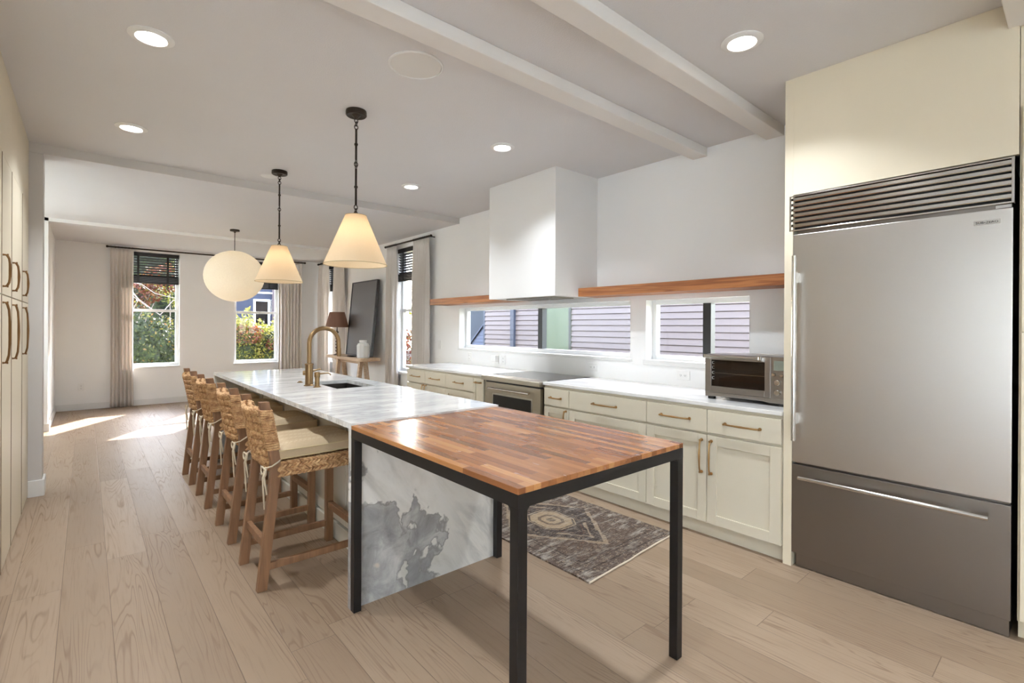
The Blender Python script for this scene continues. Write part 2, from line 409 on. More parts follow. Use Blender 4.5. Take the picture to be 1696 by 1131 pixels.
# ------------------------------------------------------------------ mesh helpers
class B:
    def __init__(s): s.bm = bmesh.new()
    def box(s, x0, x1, y0, y1, z0, z1):
        v = [s.bm.verts.new(p) for p in [(x0, y0, z0), (x1, y0, z0), (x1, y1, z0), (x0, y1, z0), (x0, y0, z1), (x1, y0, z1), (x1, y1, z1), (x0, y1, z1)]]
        for f in ((0, 3, 2, 1), (4, 5, 6, 7), (0, 1, 5, 4), (1, 2, 6, 5), (2, 3, 7, 6), (3, 0, 4, 7)): s.bm.faces.new([v[i] for i in f])
        return s
    def hexa(s, P):
        v = [s.bm.verts.new(p) for p in P]
        for f in ((0, 3, 2, 1), (4, 5, 6, 7), (0, 1, 5, 4), (1, 2, 6, 5), (2, 3, 7, 6), (3, 0, 4, 7)): s.bm.faces.new([v[i] for i in f])
        return s
    def beam(s, p0, p1, wx, wy=None, up=(0, 0, 1)):
        """square bar between two points; wx, wy half sizes along the cross-section axes"""
        wy = wy or wx; p0 = Vector(p0); p1 = Vector(p1)
        if abs((p1 - p0).normalized().z) > .5: a = Vector((1, 0, 0)); b = Vector((0, 1, 0))
        else:
            a = (p1 - p0).cross(Vector((0, 0, 1))).normalized(); b = Vector((0, 0, 1))
        P = []
        for p in (p0, p1):
            for i, j in ((-1, -1), (1, -1), (1, 1), (-1, 1)): P.append(p + a * i * wx + b * j * wy)
        return s.hexa(P)
    def tube(s, pts, r, seg=8, cap=True, closed=False):
        pts = [Vector(p) for p in pts]; n = len(pts); rs = r if isinstance(r, (list, tuple)) else [r] * n
        rings = []; prev = None
        for i, p in enumerate(pts):
            if closed: t = pts[(i + 1) % n] - pts[i - 1]
            else: t = pts[min(i + 1, n - 1)] - pts[max(i - 1, 0)]
            t.normalize()
            if prev is None:
                a = Vector((0, 0, 1)) if abs(t.z) < .9 else Vector((1, 0, 0)); a = (a - t * a.dot(t)).normalized()
            else: a = (prev - t * prev.dot(t)).normalized()
            prev = a; b = t.cross(a)
            rings.append([s.bm.verts.new(p + (a * math.cos(2 * PI * k / seg) + b * math.sin(2 * PI * k / seg)) * rs[i]) for k in range(seg)])
        m_ = n if closed else n - 1
        for i in range(m_):
            A, Bq = rings[i], rings[(i + 1) % n]
            for k in range(seg): s.bm.faces.new((A[k], A[(k + 1) % seg], Bq[(k + 1) % seg], Bq[k]))
        if cap and not closed: s.bm.faces.new(rings[0][::-1]); s.bm.faces.new(rings[-1])
        return s
    def lathe(s, prof, c=(0, 0, 0), seg=32, ax='z', sx=1., sy=1.):
        rings = []
        for r, h in prof:
            ring = []
            for k in range(seg):
                a = 2 * PI * k / seg; u, v = r * math.cos(a) * sx, r * math.sin(a) * sy
                p = {'z': (u, v, h), 'x': (h, u, v), 'y': (v, h, u)}[ax]
                ring.append(s.bm.verts.new((p[0] + c[0], p[1] + c[1], p[2] + c[2])))
            rings.append(ring)
        for A, Bq in zip(rings, rings[1:]):
            for k in range(seg): s.bm.faces.new((A[k], A[(k + 1) % seg], Bq[(k + 1) % seg], Bq[k]))
        if prof[0][0] > 1e-6: s.bm.faces.new(rings[0][::-1])
        if prof[-1][0] > 1e-6: s.bm.faces.new(rings[-1])
        return s
    def open_lathe(s, prof, c, seg=48):
        n0 = len(s.bm.faces); s.lathe(prof, c, seg); s.bm.faces.ensure_lookup_table()
        fs = [f for f in s.bm.faces if len(f.verts) > 4]; bmesh.ops.delete(s.bm, geom=fs, context='FACES_ONLY'); return s
    def prism(s, poly, z0, z1, ax='z'):
        def P(u, v, h): return {'z': (u, v, h), 'x': (h, u, v), 'y': (u, h, v)}[ax]
        a = [s.bm.verts.new(P(u, v, z0)) for u, v in poly]; b = [s.bm.verts.new(P(u, v, z1)) for u, v in poly]
        n = len(poly)
        for k in range(n): s.bm.faces.new((a[k], a[(k + 1) % n], b[(k + 1) % n], b[k]))
        s.bm.faces.new(a[::-1]); s.bm.faces.new(b); return s
ORG = {}
def tag(o, label=None, cat=None, group=None, kind=None):
    if label: o['label'] = label
    if cat: o['category'] = cat
    if group: o['group'] = group
    if kind: o['kind'] = kind
    return o
def link(name, b, mt, parent=None, smooth=False, bevel=0, solid=0, label=None):
    bm = b.bm if isinstance(b, B) else b
    bmesh.ops.recalc_face_normals(bm, faces=bm.faces)
    me = bpy.data.meshes.new(name)
    if parent is None:
        xs = [v.co for v in bm.verts]
        o_ = Vector(((min(p.x for p in xs) + max(p.x for p in xs)) / 2, (min(p.y for p in xs) + max(p.y for p in xs)) / 2, min(p.z for p in xs)))
    else: o_ = ORG[parent.name]
    bmesh.ops.translate(bm, vec=-o_, verts=bm.verts)
    bm.to_mesh(me); bm.free()
    me.materials.append(MATS[mt] if isinstance(mt, str) else mt)
    if smooth:
        me.polygons.foreach_set('use_smooth', [True] * len(me.polygons)); me.set_sharp_from_angle(angle=math.radians(38))
    o = bpy.data.objects.new(name, me); COL.objects.link(o)
    if parent: o.parent = parent
    else: o.location = o_
    ORG[o.name] = o_
    if solid: md = o.modifiers.new('t', 'SOLIDIFY'); md.thickness = solid; md.offset = 0
    if bevel: md = o.modifiers.new('b', 'BEVEL'); md.width = bevel; md.segments = 2; md.limit_method = 'ANGLE'
    if label: o['label'] = label
    return o
def struct(name, b, mt, parent=None, **k):
    o = link(name, b, mt, parent, **k)
    if parent is None: o['kind'] = 'structure'
    return o
def thing(name, label, cat, loc, group=None):
    o = bpy.data.objects.new(name, None); COL.objects.link(o); o.location = loc; o.empty_display_size = .1
    ORG[o.name] = Vector(loc); tag(o, label, cat, group); return o
def one(name, b, mt, label, cat, group=None, **k):
    return tag(link(name, b, mt, **k), label, cat, group)
def dup(root, loc, label, rotz=None):
    r = root.copy(); COL.objects.link(r); r.location = loc; r['label'] = label
    if rotz is not None: r.rotation_euler = (0, 0, rotz)
    def rec(a, b_):
        for ch in [c for c in bpy.data.objects if c.parent == a]:
            c = ch.copy(); COL.objects.link(c); c.parent = b_; rec(ch, c)
    rec(root, r); return r
def wall(name, ax, t0, t1, a0, a1, z0, z1, holes, mt='wall_paint'):
    """wall slab; ax 'x' = plane of constant x (a runs along y), 'y' = plane of constant y"""
    As = sorted({a0, a1, *[h[0] for h in holes], *[h[1] for h in holes]}); b = B()
    for p, q in zip(As, As[1:]):
        hs = sorted([(h[2], h[3]) for h in holes if h[0] < (p + q) / 2 < h[1]]); z = z0
        for lo, hi in hs + [(z1, z1)]:
            if lo > z + 1e-4:
                if ax == 'x': b.box(t0, t1, p, q, z, lo)
                else: b.box(p, q, t0, t1, z, lo)
            z = hi
    return struct(name, b, mt)

# ------------------------------------------------------------------ the shell
b = B().box(XLL - .2, XW + .2, Y0 - .2, YB + .2, -.12, 0); struct('floor', b, 'oak_floor')
floor = bpy.data.objects['floor']; me = floor.data
off = floor.location.copy(); me.transform(Matrix.Translation(off)); floor.location = (0, 0, 0)
struct('ceiling', B().box(XLL - .2, XW + .2, Y0 - .2, YH + .0, HC, HC + .2), 'ceiling_paint')
struct('ceiling', B().box(XLL - .2, XW + .2, YH, YP2, HC2, HC2 + .3), 'ceiling_paint')
struct('ceiling', B().box(XLL - .2, XW + .2, YP2, YB + .2, HC3, HC3 + .34), 'ceiling_paint')
# windows in the right wall: (y0, y1, z0, z1)
WA = (2.710, 5.445, 1.085, 1.625); WB = (1.642, 2.555, 1.085, 1.620)
W1 = (6.38, 7.20, .66, 2.60); W2 = (9.46, 10.16, .66, 2.60)
wall('wall_right', 'x', XW, XW + .15, Y0, YB + .2, 0, HC + .05, [WA, WB, W1, W2])
V1 = (.50, 1.265, .655, 2.62); V2 = (2.135, 2.93, .655, 2.62)
wall('wall_back', 'y', YB, YB + .2, XB - .3, XW, 0, HC + .05, [V1, V2])
struct('wall_bay_left', B().box(XB - .25, XB, YP2, YB, 0, HC2 + .05), 'wall_paint')
wall('wall_dining_left', 'x', -1.35, -1.15, YH + .2, YP2, 0, HC2 + .05, [(5.7, 8.6, .9, 2.64)])
struct('wall_bay_pier', B().box(-1.35, XB - .25, YP2, YP2 + .25, 0, HC2 + .05), 'wall_paint')
struct('wall_pier', B().box(-1.35, XP, YH, YH + .2, 0, HC2 + .05), 'pier_paint')
RW = (-2.4, .9, 0.02, 2.35)     # unseen opening behind the camera, added to let in daylight
wall('wall_front', 'y', Y0 - .2, Y0, XLL, XW, 0, HC + .05, [(-2.2, .9, .3, 2.4)])
wall('wall_left', 'x', XLL - .2, XLL, Y0, 1.5, 0, HC + .05, [(-2.9, .5, .3, 2.4)])
struct('wall_return', B().box(XLL, -.98, 1.3, 1.5, 0, HC + .05), 'wall_paint')
struct('wall_pantry', B().box(-1.18, -.98, 1.5, YH, 0, HC + .05), 'wall_paint')
# header between kitchen and dining (thin lip), ceiling beams
struct('trim_1', B().box(-1.18, XW, YH - .012, YH + .0, HC2 - .004, HC), 'pier_paint')
struct('trim_2', B().box(XB, XW, YP2 - .01, YP2, HC3 - .004, HC2), 'wall_paint')
struct('trim_3', B().box(-.95, XW, 1.987, 2.109, 2.7418, HC), 'beam_paint', bevel=.004)
struct('trim_4', B().box(-.95, XW, 1.412, 1.535, 2.7418, HC), 'beam_paint', bevel=.004)
struct('trim_5', B().box(XLL, 3.10, .02, .235, 2.70, HC), 'beam_paint', bevel=.004)
# baseboards
bbh, bbt = .10, .016
struct('baseboard_back', B().box(XB, XW, YB - bbt, YB, 0, bbh), 'trim_white', bevel=.003)
struct('baseboard_bay', B().box(XB, XB + bbt, YP2, YB - bbt, 0, bbh), 'trim_white', bevel=.003)
struct('baseboard_bay_pier', B().box(-1.15, XB + bbt, YP2 - bbt, YP2, 0, bbh), 'trim_white', bevel=.003)
struct('baseboard_pier', B().box(XL, XP + bbt, YH - bbt, YH, 0, .13), 'trim_white', bevel=.003)
struct('baseboard_pier_side', B().box(XP, XP + bbt, YH, YH + .2, 0, .13), 'trim_white', bevel=.003)
struct('baseboard_right', B().box(XW - bbt, XW, 5.66, YB - bbt, 0, bbh), 'trim_white', bevel=.003)

# ------------------------------------------------------------------ windows
def window(n, ax, plane, h, rails=(), mulls=(), fw=.05, depth=.12, sill=.012, sillh=.03, slider=False, out=1, hang=True):
    """plane = room face of the wall, out=+1 when outside is at larger coordinate"""
    a0, a1, z0, z1 = h
    def bx(b, t0, t1, p, q, r, s_):
        t0, t1 = sorted((t0, t1))
        if ax == 'x': b.box(t0, t1, p, q, r, s_)
        else: b.box(p, q, t0, t1, r, s_)
    f0 = plane + out * (depth - .03); f1 = plane + out * (depth + .03)
    b = B()
    bx(b, f0, f1, a0, a0 + fw, z0, z1); bx(b, f0, f1, a1 - fw, a1, z0, z1)
    bx(b, f0, f1, a0 + fw, a1 - fw, z0, z0 + fw); bx(b, f0, f1, a0 + fw, a1 - fw, z1 - fw, z1)
    for r in rails: bx(b, f0 - out * .012, f1, a0 + fw, a1 - fw, r - .022, r + .022)
    fr = struct('window_%d' % n, b, 'trim_white', bevel=.003)
    for m_ in mulls:
        b = B(); bx(b, f0 - out * .01, f1, m_ - .034, m_ + .034, z0 + fw, z1 - fw); link('mullion', b, 'window_frame_black', fr, label='black mullion of the window')
    b = B(); g0 = plane + out * depth; bx(b, g0 - .002, g0 + .002, a0 + fw, a1 - fw, z0 + fw, z1 - fw); link('pane', b, 'window_glass', fr)
    if sill:
        b = B(); bx(b, plane - out * sill, f0, a0 - .015, a1 + .015, z0 - sillh, z0 + .004); link('window_sill', b, 'trim_white', fr, bevel=.003)
    return fr
window(1, 'y', YB, V1, rails=[1.625], sill=.03)
window(2, 'y', YB, V2, rails=[1.625], sill=.03)
window(3, 'x', XW, W2, rails=[1.625], sill=.04)
window(4, 'x', XW, W1, rails=[1.625], sill=.04)
window(5, 'x', XW, WA, mulls=[3.985], fw=.045, depth=.125, sill=.012, sillh=.022)
window(6, 'x', XW, WB, mulls=[2.03], fw=.045, depth=.13, sill=.012, sillh=.04)
window(7, 'y', Y0, (-2.2, .9, .3, 2.4), out=-1)  # unseen window added behind the camera for fill daylight
window(9, 'x', XLL, (-2.9, .5, .3, 2.4), out=-1)  # unseen left window, also added to brighten the kitchen
window(8, 'x', -1.15, (5.7, 8.6, .9, 2.64), out=-1)  # unseen opening, sized to bring daylight into the dining area
# diffuser sheets added in the unseen windows to spread their daylight evenly
for i, bxs in enumerate(((-2.18, .88, Y0 + .012, Y0 + .016, .3, 2.4), (XLL + .012, XLL + .016, -2.88, .48, .3, 2.4), (-1.138, -1.134, 5.72, 8.58, .9, 2.64))):
    one('roller_shade', B().box(*bxs), 'sheer_white', ['sheer white roller shade on the window behind the camera', 'sheer white roller shade on the left wall behind the camera', 'sheer white roller shade on the wide dining room window hidden by the pier'][i], 'window shade')
# reveal liner drawn white: the sides of the two strip windows
for nm, h in (('trim_6', WA), ('trim_7', WB)):
    b = B(); y0, y1, z0, z1 = h
    b.box(XW - .001, XW + .10, y1 - .006, y1, z0, z1); b.box(XW - .001, XW + .10, y0, y0 + .006, z0, z1); b.box(XW - .001, XW + .10, y0, y1, z1 - .006, z1)
    struct(nm, b, 'trim_white')

# blinds
def blind(name, ax, c, a0, a1, ztop, zbot, label, nsl=8):
    cx = (a0 + a1) / 2
    r = thing(name, label, 'blind', (c, cx, zbot) if ax == 'x' else (cx, c, zbot), 'black slatted blinds half raised')
    def bx(b, t0, t1, p, q, r_, s_):
        if ax == 'x': b.box(c + t0, c + t1, p, q, r_, s_)
        else: b.box(p, q, c + t0, c + t1, r_, s_)
    b = B(); bx(b, -.03, .03, a0, a1, ztop - .065, ztop); link('head_rail', b, 'blind_black', r, bevel=.002)
    b = B()
    for i in range(nsl):
        z = ztop - .095 - i * (ztop - zbot - .095 - .13) / (nsl - 1); ang = .55
        for k in range(1):
            dx, dz = .024 * math.cos(ang), .024 * math.sin(ang); t = .0015
            P = [(-dx, dz), (dx, -dz)]
            vs = []
            for (u, vz) in P:
                for zz in (-t, t):
                    for a in (a0 + .008, a1 - .008):
                        vs.append((c + u, a, z + vz + zz) if ax == 'x' else (a, c + u, z + vz + zz))
            q = vs; b.hexa([q[0], q[1], q[5], q[4], q[2], q[3], q[7], q[6]])
    link('slats', b, 'blind_black', r)
    b = B()
    for i in range(7): bx(b, -.027, .027, a0 + .006, a1 - .006, zbot + .03 + i * .0135, zbot + .03 + i * .0135 + .010)
    link('slat_stack', b, 'blind_black', r)
    b = B(); bx(b, -.028, .028, a0 + .004, a1 - .004, zbot, zbot + .026); link('bottom_rail', b, 'blind_black', r, bevel=.003)
    for f in (.22, .78):
        b = B(); a = a0 + (a1 - a0) * f; bx(b, -.030, -.0285, a - .016, a + .016, zbot, ztop - .05); link('ladder_tape', b, 'blind_black', r)
    return r
blind('window_blind', 'y', YB + .045, V1[0] + .01, V1[1] - .01, 2.615, 2.09, 'black slatted blind on the leftmost back wall window')
blind('window_blind', 'y', YB + .045, V2[0] + .01, V2[1] - .01, 2.615, 2.09, 'black slatted blind on the back wall window behind the round globe lantern')
blind('window_blind', 'x', XW + .045, W2[0] + .01, W2[1] - .01, 2.595, 2.08, 'black slatted blind in the narrow corner window behind the brown lamp')
blind('window_blind', 'x', XW + .045, W1[0] + .01, W1[1] - .01, 2.595, 2.08, 'black slatted blind in the narrow window beside the kitchen counter')

# curtains and rods
def curtain(ax, c, a0, a1, z0, z1, label, folds=7, seed=0):
    rnd = random.Random(seed); b = B(); ns, nz = folds * 12, 26
    ph = [rnd.uniform(-.5, .5) for _ in range(folds + 2)]; am = [rnd.uniform(.7, 1.25) for _ in range(folds + 2)]
    rows = []
    for j in range(nz + 1):
        t = j / nz; z = z1 - t * (z1 - z0); row = []
        amp = .012 + .026 * min(1, t * 4) ; spread = 1 - .05 * math.sin(t * PI) 
        for i in range(ns + 1):
            s_ = i / ns; f = s_ * folds; k = int(f)
            p = math.sin(2 * PI * f + ph[k] * t * .7) * amp * am[k]
            if t < .04: p *= .6
            a = a0 + (a1 - a0) * (.5 + (s_ - .5) * spread) + .006 * math.sin(4 * PI * f + 1) * t
            row.append(b.bm.verts.new((c + p, a, z) if ax == 'x' else (a, c + p, z)))
        rows.append(row)
    for A, Q in zip(rows, rows[1:]):
        for i in range(ns): b.bm.faces.new((A[i], A[i + 1], Q[i + 1], Q[i]))
    o = one('curtain', b, 'curtain_linen', label, 'curtain', 'oatmeal linen curtains hanging from black rods', smooth=True, solid=.003)
    for p in o.data.polygons: p.use_smooth = True
    # pleat heading tape, rings
    n = folds + 1
    for i in range(n):
        b = B()
        a = a0 + .012 + (a1 - a0 - .024) * i / (n - 1)
        pts = []
        for k in range(10):
            q = 2 * PI * k / 10; u, v = .017 * math.cos(q), .017 * math.sin(q)
            pts.append((c + u, a, z1 + .018 + v) if ax == 'x' else (a, c + u, z1 + .018 + v))
        b.tube(pts, .0025, 5, closed=True)
        link('curtain_ring', b, 'bronze', o)
    return o
ZR = 2.655
curtain('y', YB - .10, .297, .605, .015, ZR - .018, 'pale linen curtain left of the leftmost back window', 6, 1)
curtain('y', YB - .10, 2.885, 3.34, .015, ZR - .018, 'pale linen curtain right of the back window behind the cone pendants', 7, 2)
curtain('x', XW - .10, 9.85, 10.40, .015, ZR - .03, 'pale linen curtain in the far room corner, left of the narrow corner window', 5, 3)
curtain('x', XW - .10, 9.11, 9.58, .015, ZR - .03, 'pinkish linen curtain behind the brown table lamp', 6, 4)
curtain('x', XW - .10, 7.02, 7.335, .015, ZR - .03, 'pale linen curtain between leaning black picture and narrow window', 6, 5)
curtain('x', XW - .10, 6.05, 6.495, .015, ZR - .03, 'linen curtain nearest the kitchen counter and wooden shelf', 8, 6)
def rod(ax, c, a0, a1, z, label):
    P = (lambda a: (c, a, z)) if ax == 'x' else (lambda a: (a, c, z))
    r = one('curtain_rod', B().tube([P(a0), P(a1)], .0125, 12), 'bronze', label, 'curtain rod', smooth=True)
    for a in (a0, a1):
        d = -1 if a == a0 else 1; b = B(); q = [P(a), P(a + d * .012), P(a + d * .03)]
        b.tube(q, [.014, .02, .016], 12); link('finial', b, 'bronze', r, smooth=True)
    for f in (.03, .97):
        a = a0 + (a1 - a0) * f; p = Vector(P(a)); e = Vector((XW, p.y, p.z)) if ax == 'x' else Vector((p.x, YB, p.z))
        link('bracket', B().tube([p, e], .008, 8), 'bronze', r)
rod('y', YB - .10, .275, 3.38, ZR, 'long black curtain rod across the back wall')
rod('x', XW - .10, 9.08, 10.42, ZR - .012, 'short black curtain rod in the far right corner')
rod('x', XW - .10, 6.02, 7.37, ZR - .012, 'black curtain rod beside the range hood wall')

# ------------------------------------------------------------------ ceiling fittings
CAN = 'recessed ceiling lights'
def downlight(x, y, label, z=HC, first=[None]):
    if first[0] is None:
        r = thing('recessed_light', label, 'ceiling light', (x, y, z), CAN)
        b = B().lathe([(.098, 0), (.098, -.004), (.088, -.010), (.068, -.012), (.062, -.004), (.062, 0)], (x, y, z), 40); link('trim_ring', b, 'trim_white', r, smooth=True)
        b = B().lathe([(.0, -.0035), (.062, -.0035)], (x, y, z), 32)
        lens = mat('led_lens', (1, 1, 1), .5, emit=(1, .94, .86), estr=6.0); link('lens', b, lens, r)
        first[0] = r
    else: r = dup(first[0], (x, y, z), label)
    ld = bpy.data.lights.new('recessed_lamp', 'AREA'); ld.shape = 'DISK'; ld.size = .12; ld.energy = DOWN_W; ld.color = (.85, .925, 1.0); ld.spread = math.radians(118)
    lo = bpy.data.objects.new('recessed_lamp', ld); COL.objects.link(lo); lo.location = (x, y, z - .014)
    return r
downlight(.244, 3.061, 'round recessed light at top left, nearest the camera on the left side')
downlight(.247, 4.559, 'round recessed light above the cream tall cabinets near the pier')
downlight(2.525, 3.066, 'round recessed light in front of the white range hood')
downlight(2.532, 4.545, 'small round recessed light right of the near cone pendant')
downlight(2.498, 1.141, 'large round recessed light at top right near the cream fridge wall')
for x, y in ((.244, 1.14), (.244, -.8), (2.5, -.8), (1.4, -2.2)): downlight(x, y, 'round recessed light behind the camera')
sp = thing('ceiling_speaker', 'round white ceiling speaker between beam and near pendant', 'speaker', (1.375, 2.421, HC))
link('bezel', B().lathe([(.148, 0), (.148, -.006), (.140, -.010), (.137, -.006), (.137, 0)], (1.375, 2.421, HC), 48), 'trim_white', sp, smooth=True)
link('grille', B().lathe([(0, -.006), (.136, -.006), (.136, -.001)], (1.375, 2.421, HC), 48), 'speaker_mesh', sp, smooth=True)
one('blank_cover', B().lathe([(0, -.008), (.06, -.008), (.068, -.004), (.068, 0)], (1.33, 5.15, HC), 32), 'trim_white', 'round white blank cover on ceiling behind the far cone pendant', 'ceiling cover', smooth=True)

def pendant(x, y, label):
    r = thing('cone_pendant', label, 'pendant lamp', (x, y, HC), 'cone pendants above the island')
    link('canopy', B().lathe([(.066, 0), (.068, -.008), (.068, -.028), (.062, -.034), (.030, -.030), (.014, -.045), (.008, -.055), (0, -.056)], (x, y, HC), 40), 'bronze', r, smooth=True)
    b = B(); zt, zs = HC - .05, 2.112
    def ring(z, rr=.012, flip=False):
        pts = [((x + rr * math.cos(q) if not flip else x), (y if not flip else y + rr * math.cos(q)), z + 1.3 * rr * math.sin(q)) for q in [2 * PI * k / 12 for k in range(12)]]
        b.tube(pts, .0032, 6, closed=True)
    ring(zt - .015); ring(zt - .036, flip=True); ring(zt - .058)
    mid = 2.455
    b.tube([(x, y, zt - .07), (x, y, mid + .03)], .0075, 10)
    ring(mid + .018, flip=True); ring(mid, ); ring(mid - .018, flip=True)
    b.tube([(x, y, mid - .03), (x, y, zs + .072)], .0075, 10)
    for zz in ((zt - .07 + mid + .03) / 2, (mid - .03 + zs + .07) / 2):
        b.lathe([(.0, -.011), (.011, -.007), (.0125, 0), (.011, .007), (0, .011)], (x, y, zz), 12)
    ring(zs + .055); ring(zs + .033, flip=True); ring(zs + .012)
    link('chain_stem', b, 'bronze', r, smooth=True)
    zb, rt, rb = 1.782, .068, .205
    link('lamp_shade', B().open_lathe([(rb, zb), (rt, zs)], (x, y, 0), 64), 'shade_linen', r, smooth=True)
    link('shade_trim', B().tube([(x + rb * math.cos(q), y + rb * math.sin(q), zb) for q in [2 * PI * k / 64 for k in range(64)]], .0022, 6, closed=True), 'piping', r, smooth=True)
    link('shade_trim', B().tube([(x + rt * math.cos(q), y + rt * math.sin(q), zs) for q in [2 * PI * k / 48 for k in range(48)]], .0022, 6, closed=True), 'piping', r, smooth=True)
    b = B(); b.tube([(x, y, zs + .0), (x, y, zs - .07)], .016, 12)
    for k in range(3):
        q = 2 * PI * k / 3; b.tube([(x, y, zs - .01), (x + rt * math.cos(q), y + rt * math.sin(q), zs - .003)], .0018, 6)
    link('socket', b, 'bronze', r, smooth=True)
    bl = mat('bulb_glow', (1, 1, 1), .4, emit=(1, .78, .5), estr=5) if 'bulb_glow' not in MATS else MATS['bulb_glow']
    link('bulb', B().lathe([(.0, -.145), (.018, -.140), (.028, -.122), (.028, -.108), (.016, -.085), (.013, -.07)], (x, y, zs), 20), bl, r, smooth=True)
    ld = bpy.data.lights.new('pendant_lamp', 'POINT'); ld.energy = PEND_W; ld.color = (1, .86, .70); ld.shadow_soft_size = .05
    lo = bpy.data.objects.new('pendant_lamp', ld); COL.objects.link(lo); lo.location = (x, y, zs - .175)
pendant(1.37, 3.205, 'linen cone pendant nearest the camera, the larger looking of the two')
pendant(1.365, 4.922, 'linen cone pendant overlapping the globe lantern, the farther of the two')
gx, gy, gz = 1.612, 7.967, 2.075
r = thing('globe_lantern', 'large round cream paper globe lantern hanging in the dining area', 'pendant lamp', (gx, gy, HC2))
link('canopy', B().lathe([(.062, 0), (.062, -.022), (.02, -.026), (.006, -.045), (0, -.045)], (gx, gy, HC2), 32), 'bronze', r, smooth=True)
link('cord', B().tube([(gx, gy, HC2 - .03), (gx, gy, gz + .36)], .005, 8), 'bronze', r)
prof = []
for i in range(0, 49):
    q = -PI / 2 + PI * i / 48; rr = .385 * math.cos(q); prof.append((max(rr, .0005) * (1 + .004 * math.cos(i * PI)), .362 * math.sin(q)))
link('paper_shade', B().lathe(prof, (gx, gy, gz), 64), 'paper_globe', r, smooth=True)
ld = bpy.data.lights.new('globe_lamp', 'POINT'); ld.energy = 1.2; ld.color = (1, .93, .83); ld.shadow_soft_size = .08
lo = bpy.data.objects.new('globe_lamp', ld); COL.objects.link(lo); lo.location = (gx, gy, gz)

# ------------------------------------------------------------------ range hood box
YH0, YH1, XHF, ZH = 3.1046, 4.0603, 3.1766, 1.6545
r = thing('range_hood', 'white boxed range hood reaching from above the cooktop to the ceiling', 'range hood', (XW, (YH0 + YH1) / 2, ZH))
b = B(); b.box(XHF, XW - .001, YH0, YH1, ZH + .03, HC - .0005); b.box(XHF, XHF + .025, YH0, YH1, ZH, ZH + .03); b.box(XHF + .025, XW - .001, YH0, YH0 + .025, ZH, ZH + .03); b.box(XHF + .025, XW - .001, YH1 - .025, YH1, ZH, ZH + .03)
link('hood_box', b, 'hood_paint', r)
b = B(); b.box(XHF + .03, XW, YH0 + .03, YH1 - .03, ZH + .004, ZH + .03); link('soffit_panel', b, 'brushed_steel', r)
for y0, y1 in ((3.26, 3.56), (3.60, 3.90)):
    b = B()
    b.box(XHF + .10, XHF + .115, y0, y1, ZH - .006, ZH + .006); b.box(XHF + .40, XHF + .415, y0, y1, ZH - .006, ZH + .006)
    n = 22
    for i in range(n + 1):
        y = y0 + (y1 - y0) * i / n; b.box(XHF + .115, XHF + .40, y - .0035, y + .0035, ZH - .004, ZH + .006)
    link('baffle_filter', b, 'dark_steel', r)

# ------------------------------------------------------------------ floating shelves
XS = 3.484
one('floating_shelf', B().box(XS, XW, YH1, 5.735, 1.657, 1.735), 'shelf_walnut', 'short wooden floating shelf left of the range hood', 'shelf', 'walnut floating shelves', bevel=.002)
one('floating_shelf', B().box(XS, XW, 1.160, YH0, 1.657, 1.735), 'shelf_walnut', 'long wooden floating shelf right of the range hood', 'shelf', 'walnut floating shelves', bevel=.002)

# ------------------------------------------------------------------ base cabinets on the right wall
def pull(parent, c, half, ax, face=-1, r=.0056, proud=.028, mt='brass_pull', rosette=.0105, bow=.006):
    """bow pull; ax 'y' horizontal, 'z' vertical; face -1 = towards -x, +1 = towards +x"""
    b = B(); x0, y0, z0 = c
    def P(t, out): return (x0 + face * out, y0 + (t if ax == 'y' else 0), z0 + (t if ax == 'z' else 0))
    pts = [P(-half, 0), P(-half, proud * .55), P(-half * .93, proud * .85)] + [P(half * q, proud + bow * (1 - q * q)) for q in (-.75, -.5, -.25, 0, .25, .5, .75)] + [P(half * .93, proud * .85), P(half, proud * .55), P(half, 0)]
    rs = [r * .9, r * .9, r * 1.05] + [r * 1.0, r * .95, r * 1.1, r * 1.25, r * 1.1, r * .95, r * 1.0] + [r * 1.05, r * .9, r * .9]
    b.tube(pts, rs, 8)
    for t in (-half, half):
        b.tube([P(t, 0), P(t, .004)], rosette, 12); b.tube([P(t - .0, proud * .72), P(t, proud * 1.05)], [.0065, .0065], 8)
    return link('handle', b, mt, parent, smooth=True)
def slab(root, nm, y0, y1, z0, z1, x=XF, t=.022, mt='cabinet_greige'): return link(nm, B().box(x, x + t, y0, y1, z0, z1), mt, root, bevel=.0018)
def shaker(root, nm, y0, y1, z0, z1, x=XF, t=.022, fr=.062, mt='cabinet_greige'):
    b = B(); b.box(x, x + t, y0, y0 + fr, z0, z1).box(x, x + t, y1 - fr, y1, z0, z1).box(x, x + t, y0 + fr, y1 - fr, z0, z0 + fr).box(x, x + t, y0 + fr, y1 - fr, z1 - fr, z1)
    b.box(x + .011, x + t, y0 + fr, y1 - fr, z0 + fr, z1 - fr); return link(nm, b, mt, root, bevel=.0014)
def cab(y0, y1, label):
    r = thing('base_cabinet', label, 'cabinet', ((XF + XW) / 2, (y0 + y1) / 2, 0), 'greige base cabinets along the window wall')
    b = B(); b.box(XF + .023, XW - .013, y0 + .0005, y1 - .0005, .095, ZCT - .026); link('carcass', b, 'cabinet_greige', r)
    link('toe_kick', B().box(XF + .055, XF + .075, y0 + .0005, y1 - .0005, 0, .095), 'cabinet_greige', r)
    return r
DT, DB, PT, PB = .838, .690, .674, .102
g = .0022
r = cab(1.160, 2.077, 'wide base cabinet under the toaster oven with two drawers above two doors')
for y0, y1 in ((1.160, 1.617), (1.617, 2.077)):
    d = slab(r, 'drawer', y0 + g, y1 - g, DB, DT); pull(d, (XF, (y0 + y1) / 2, .763), .107, 'y')
d = shaker(r, 'door', 1.160 + g, 1.617 - g, PB, PT); pull(d, (XF, 1.586, .533), .105, 'z')
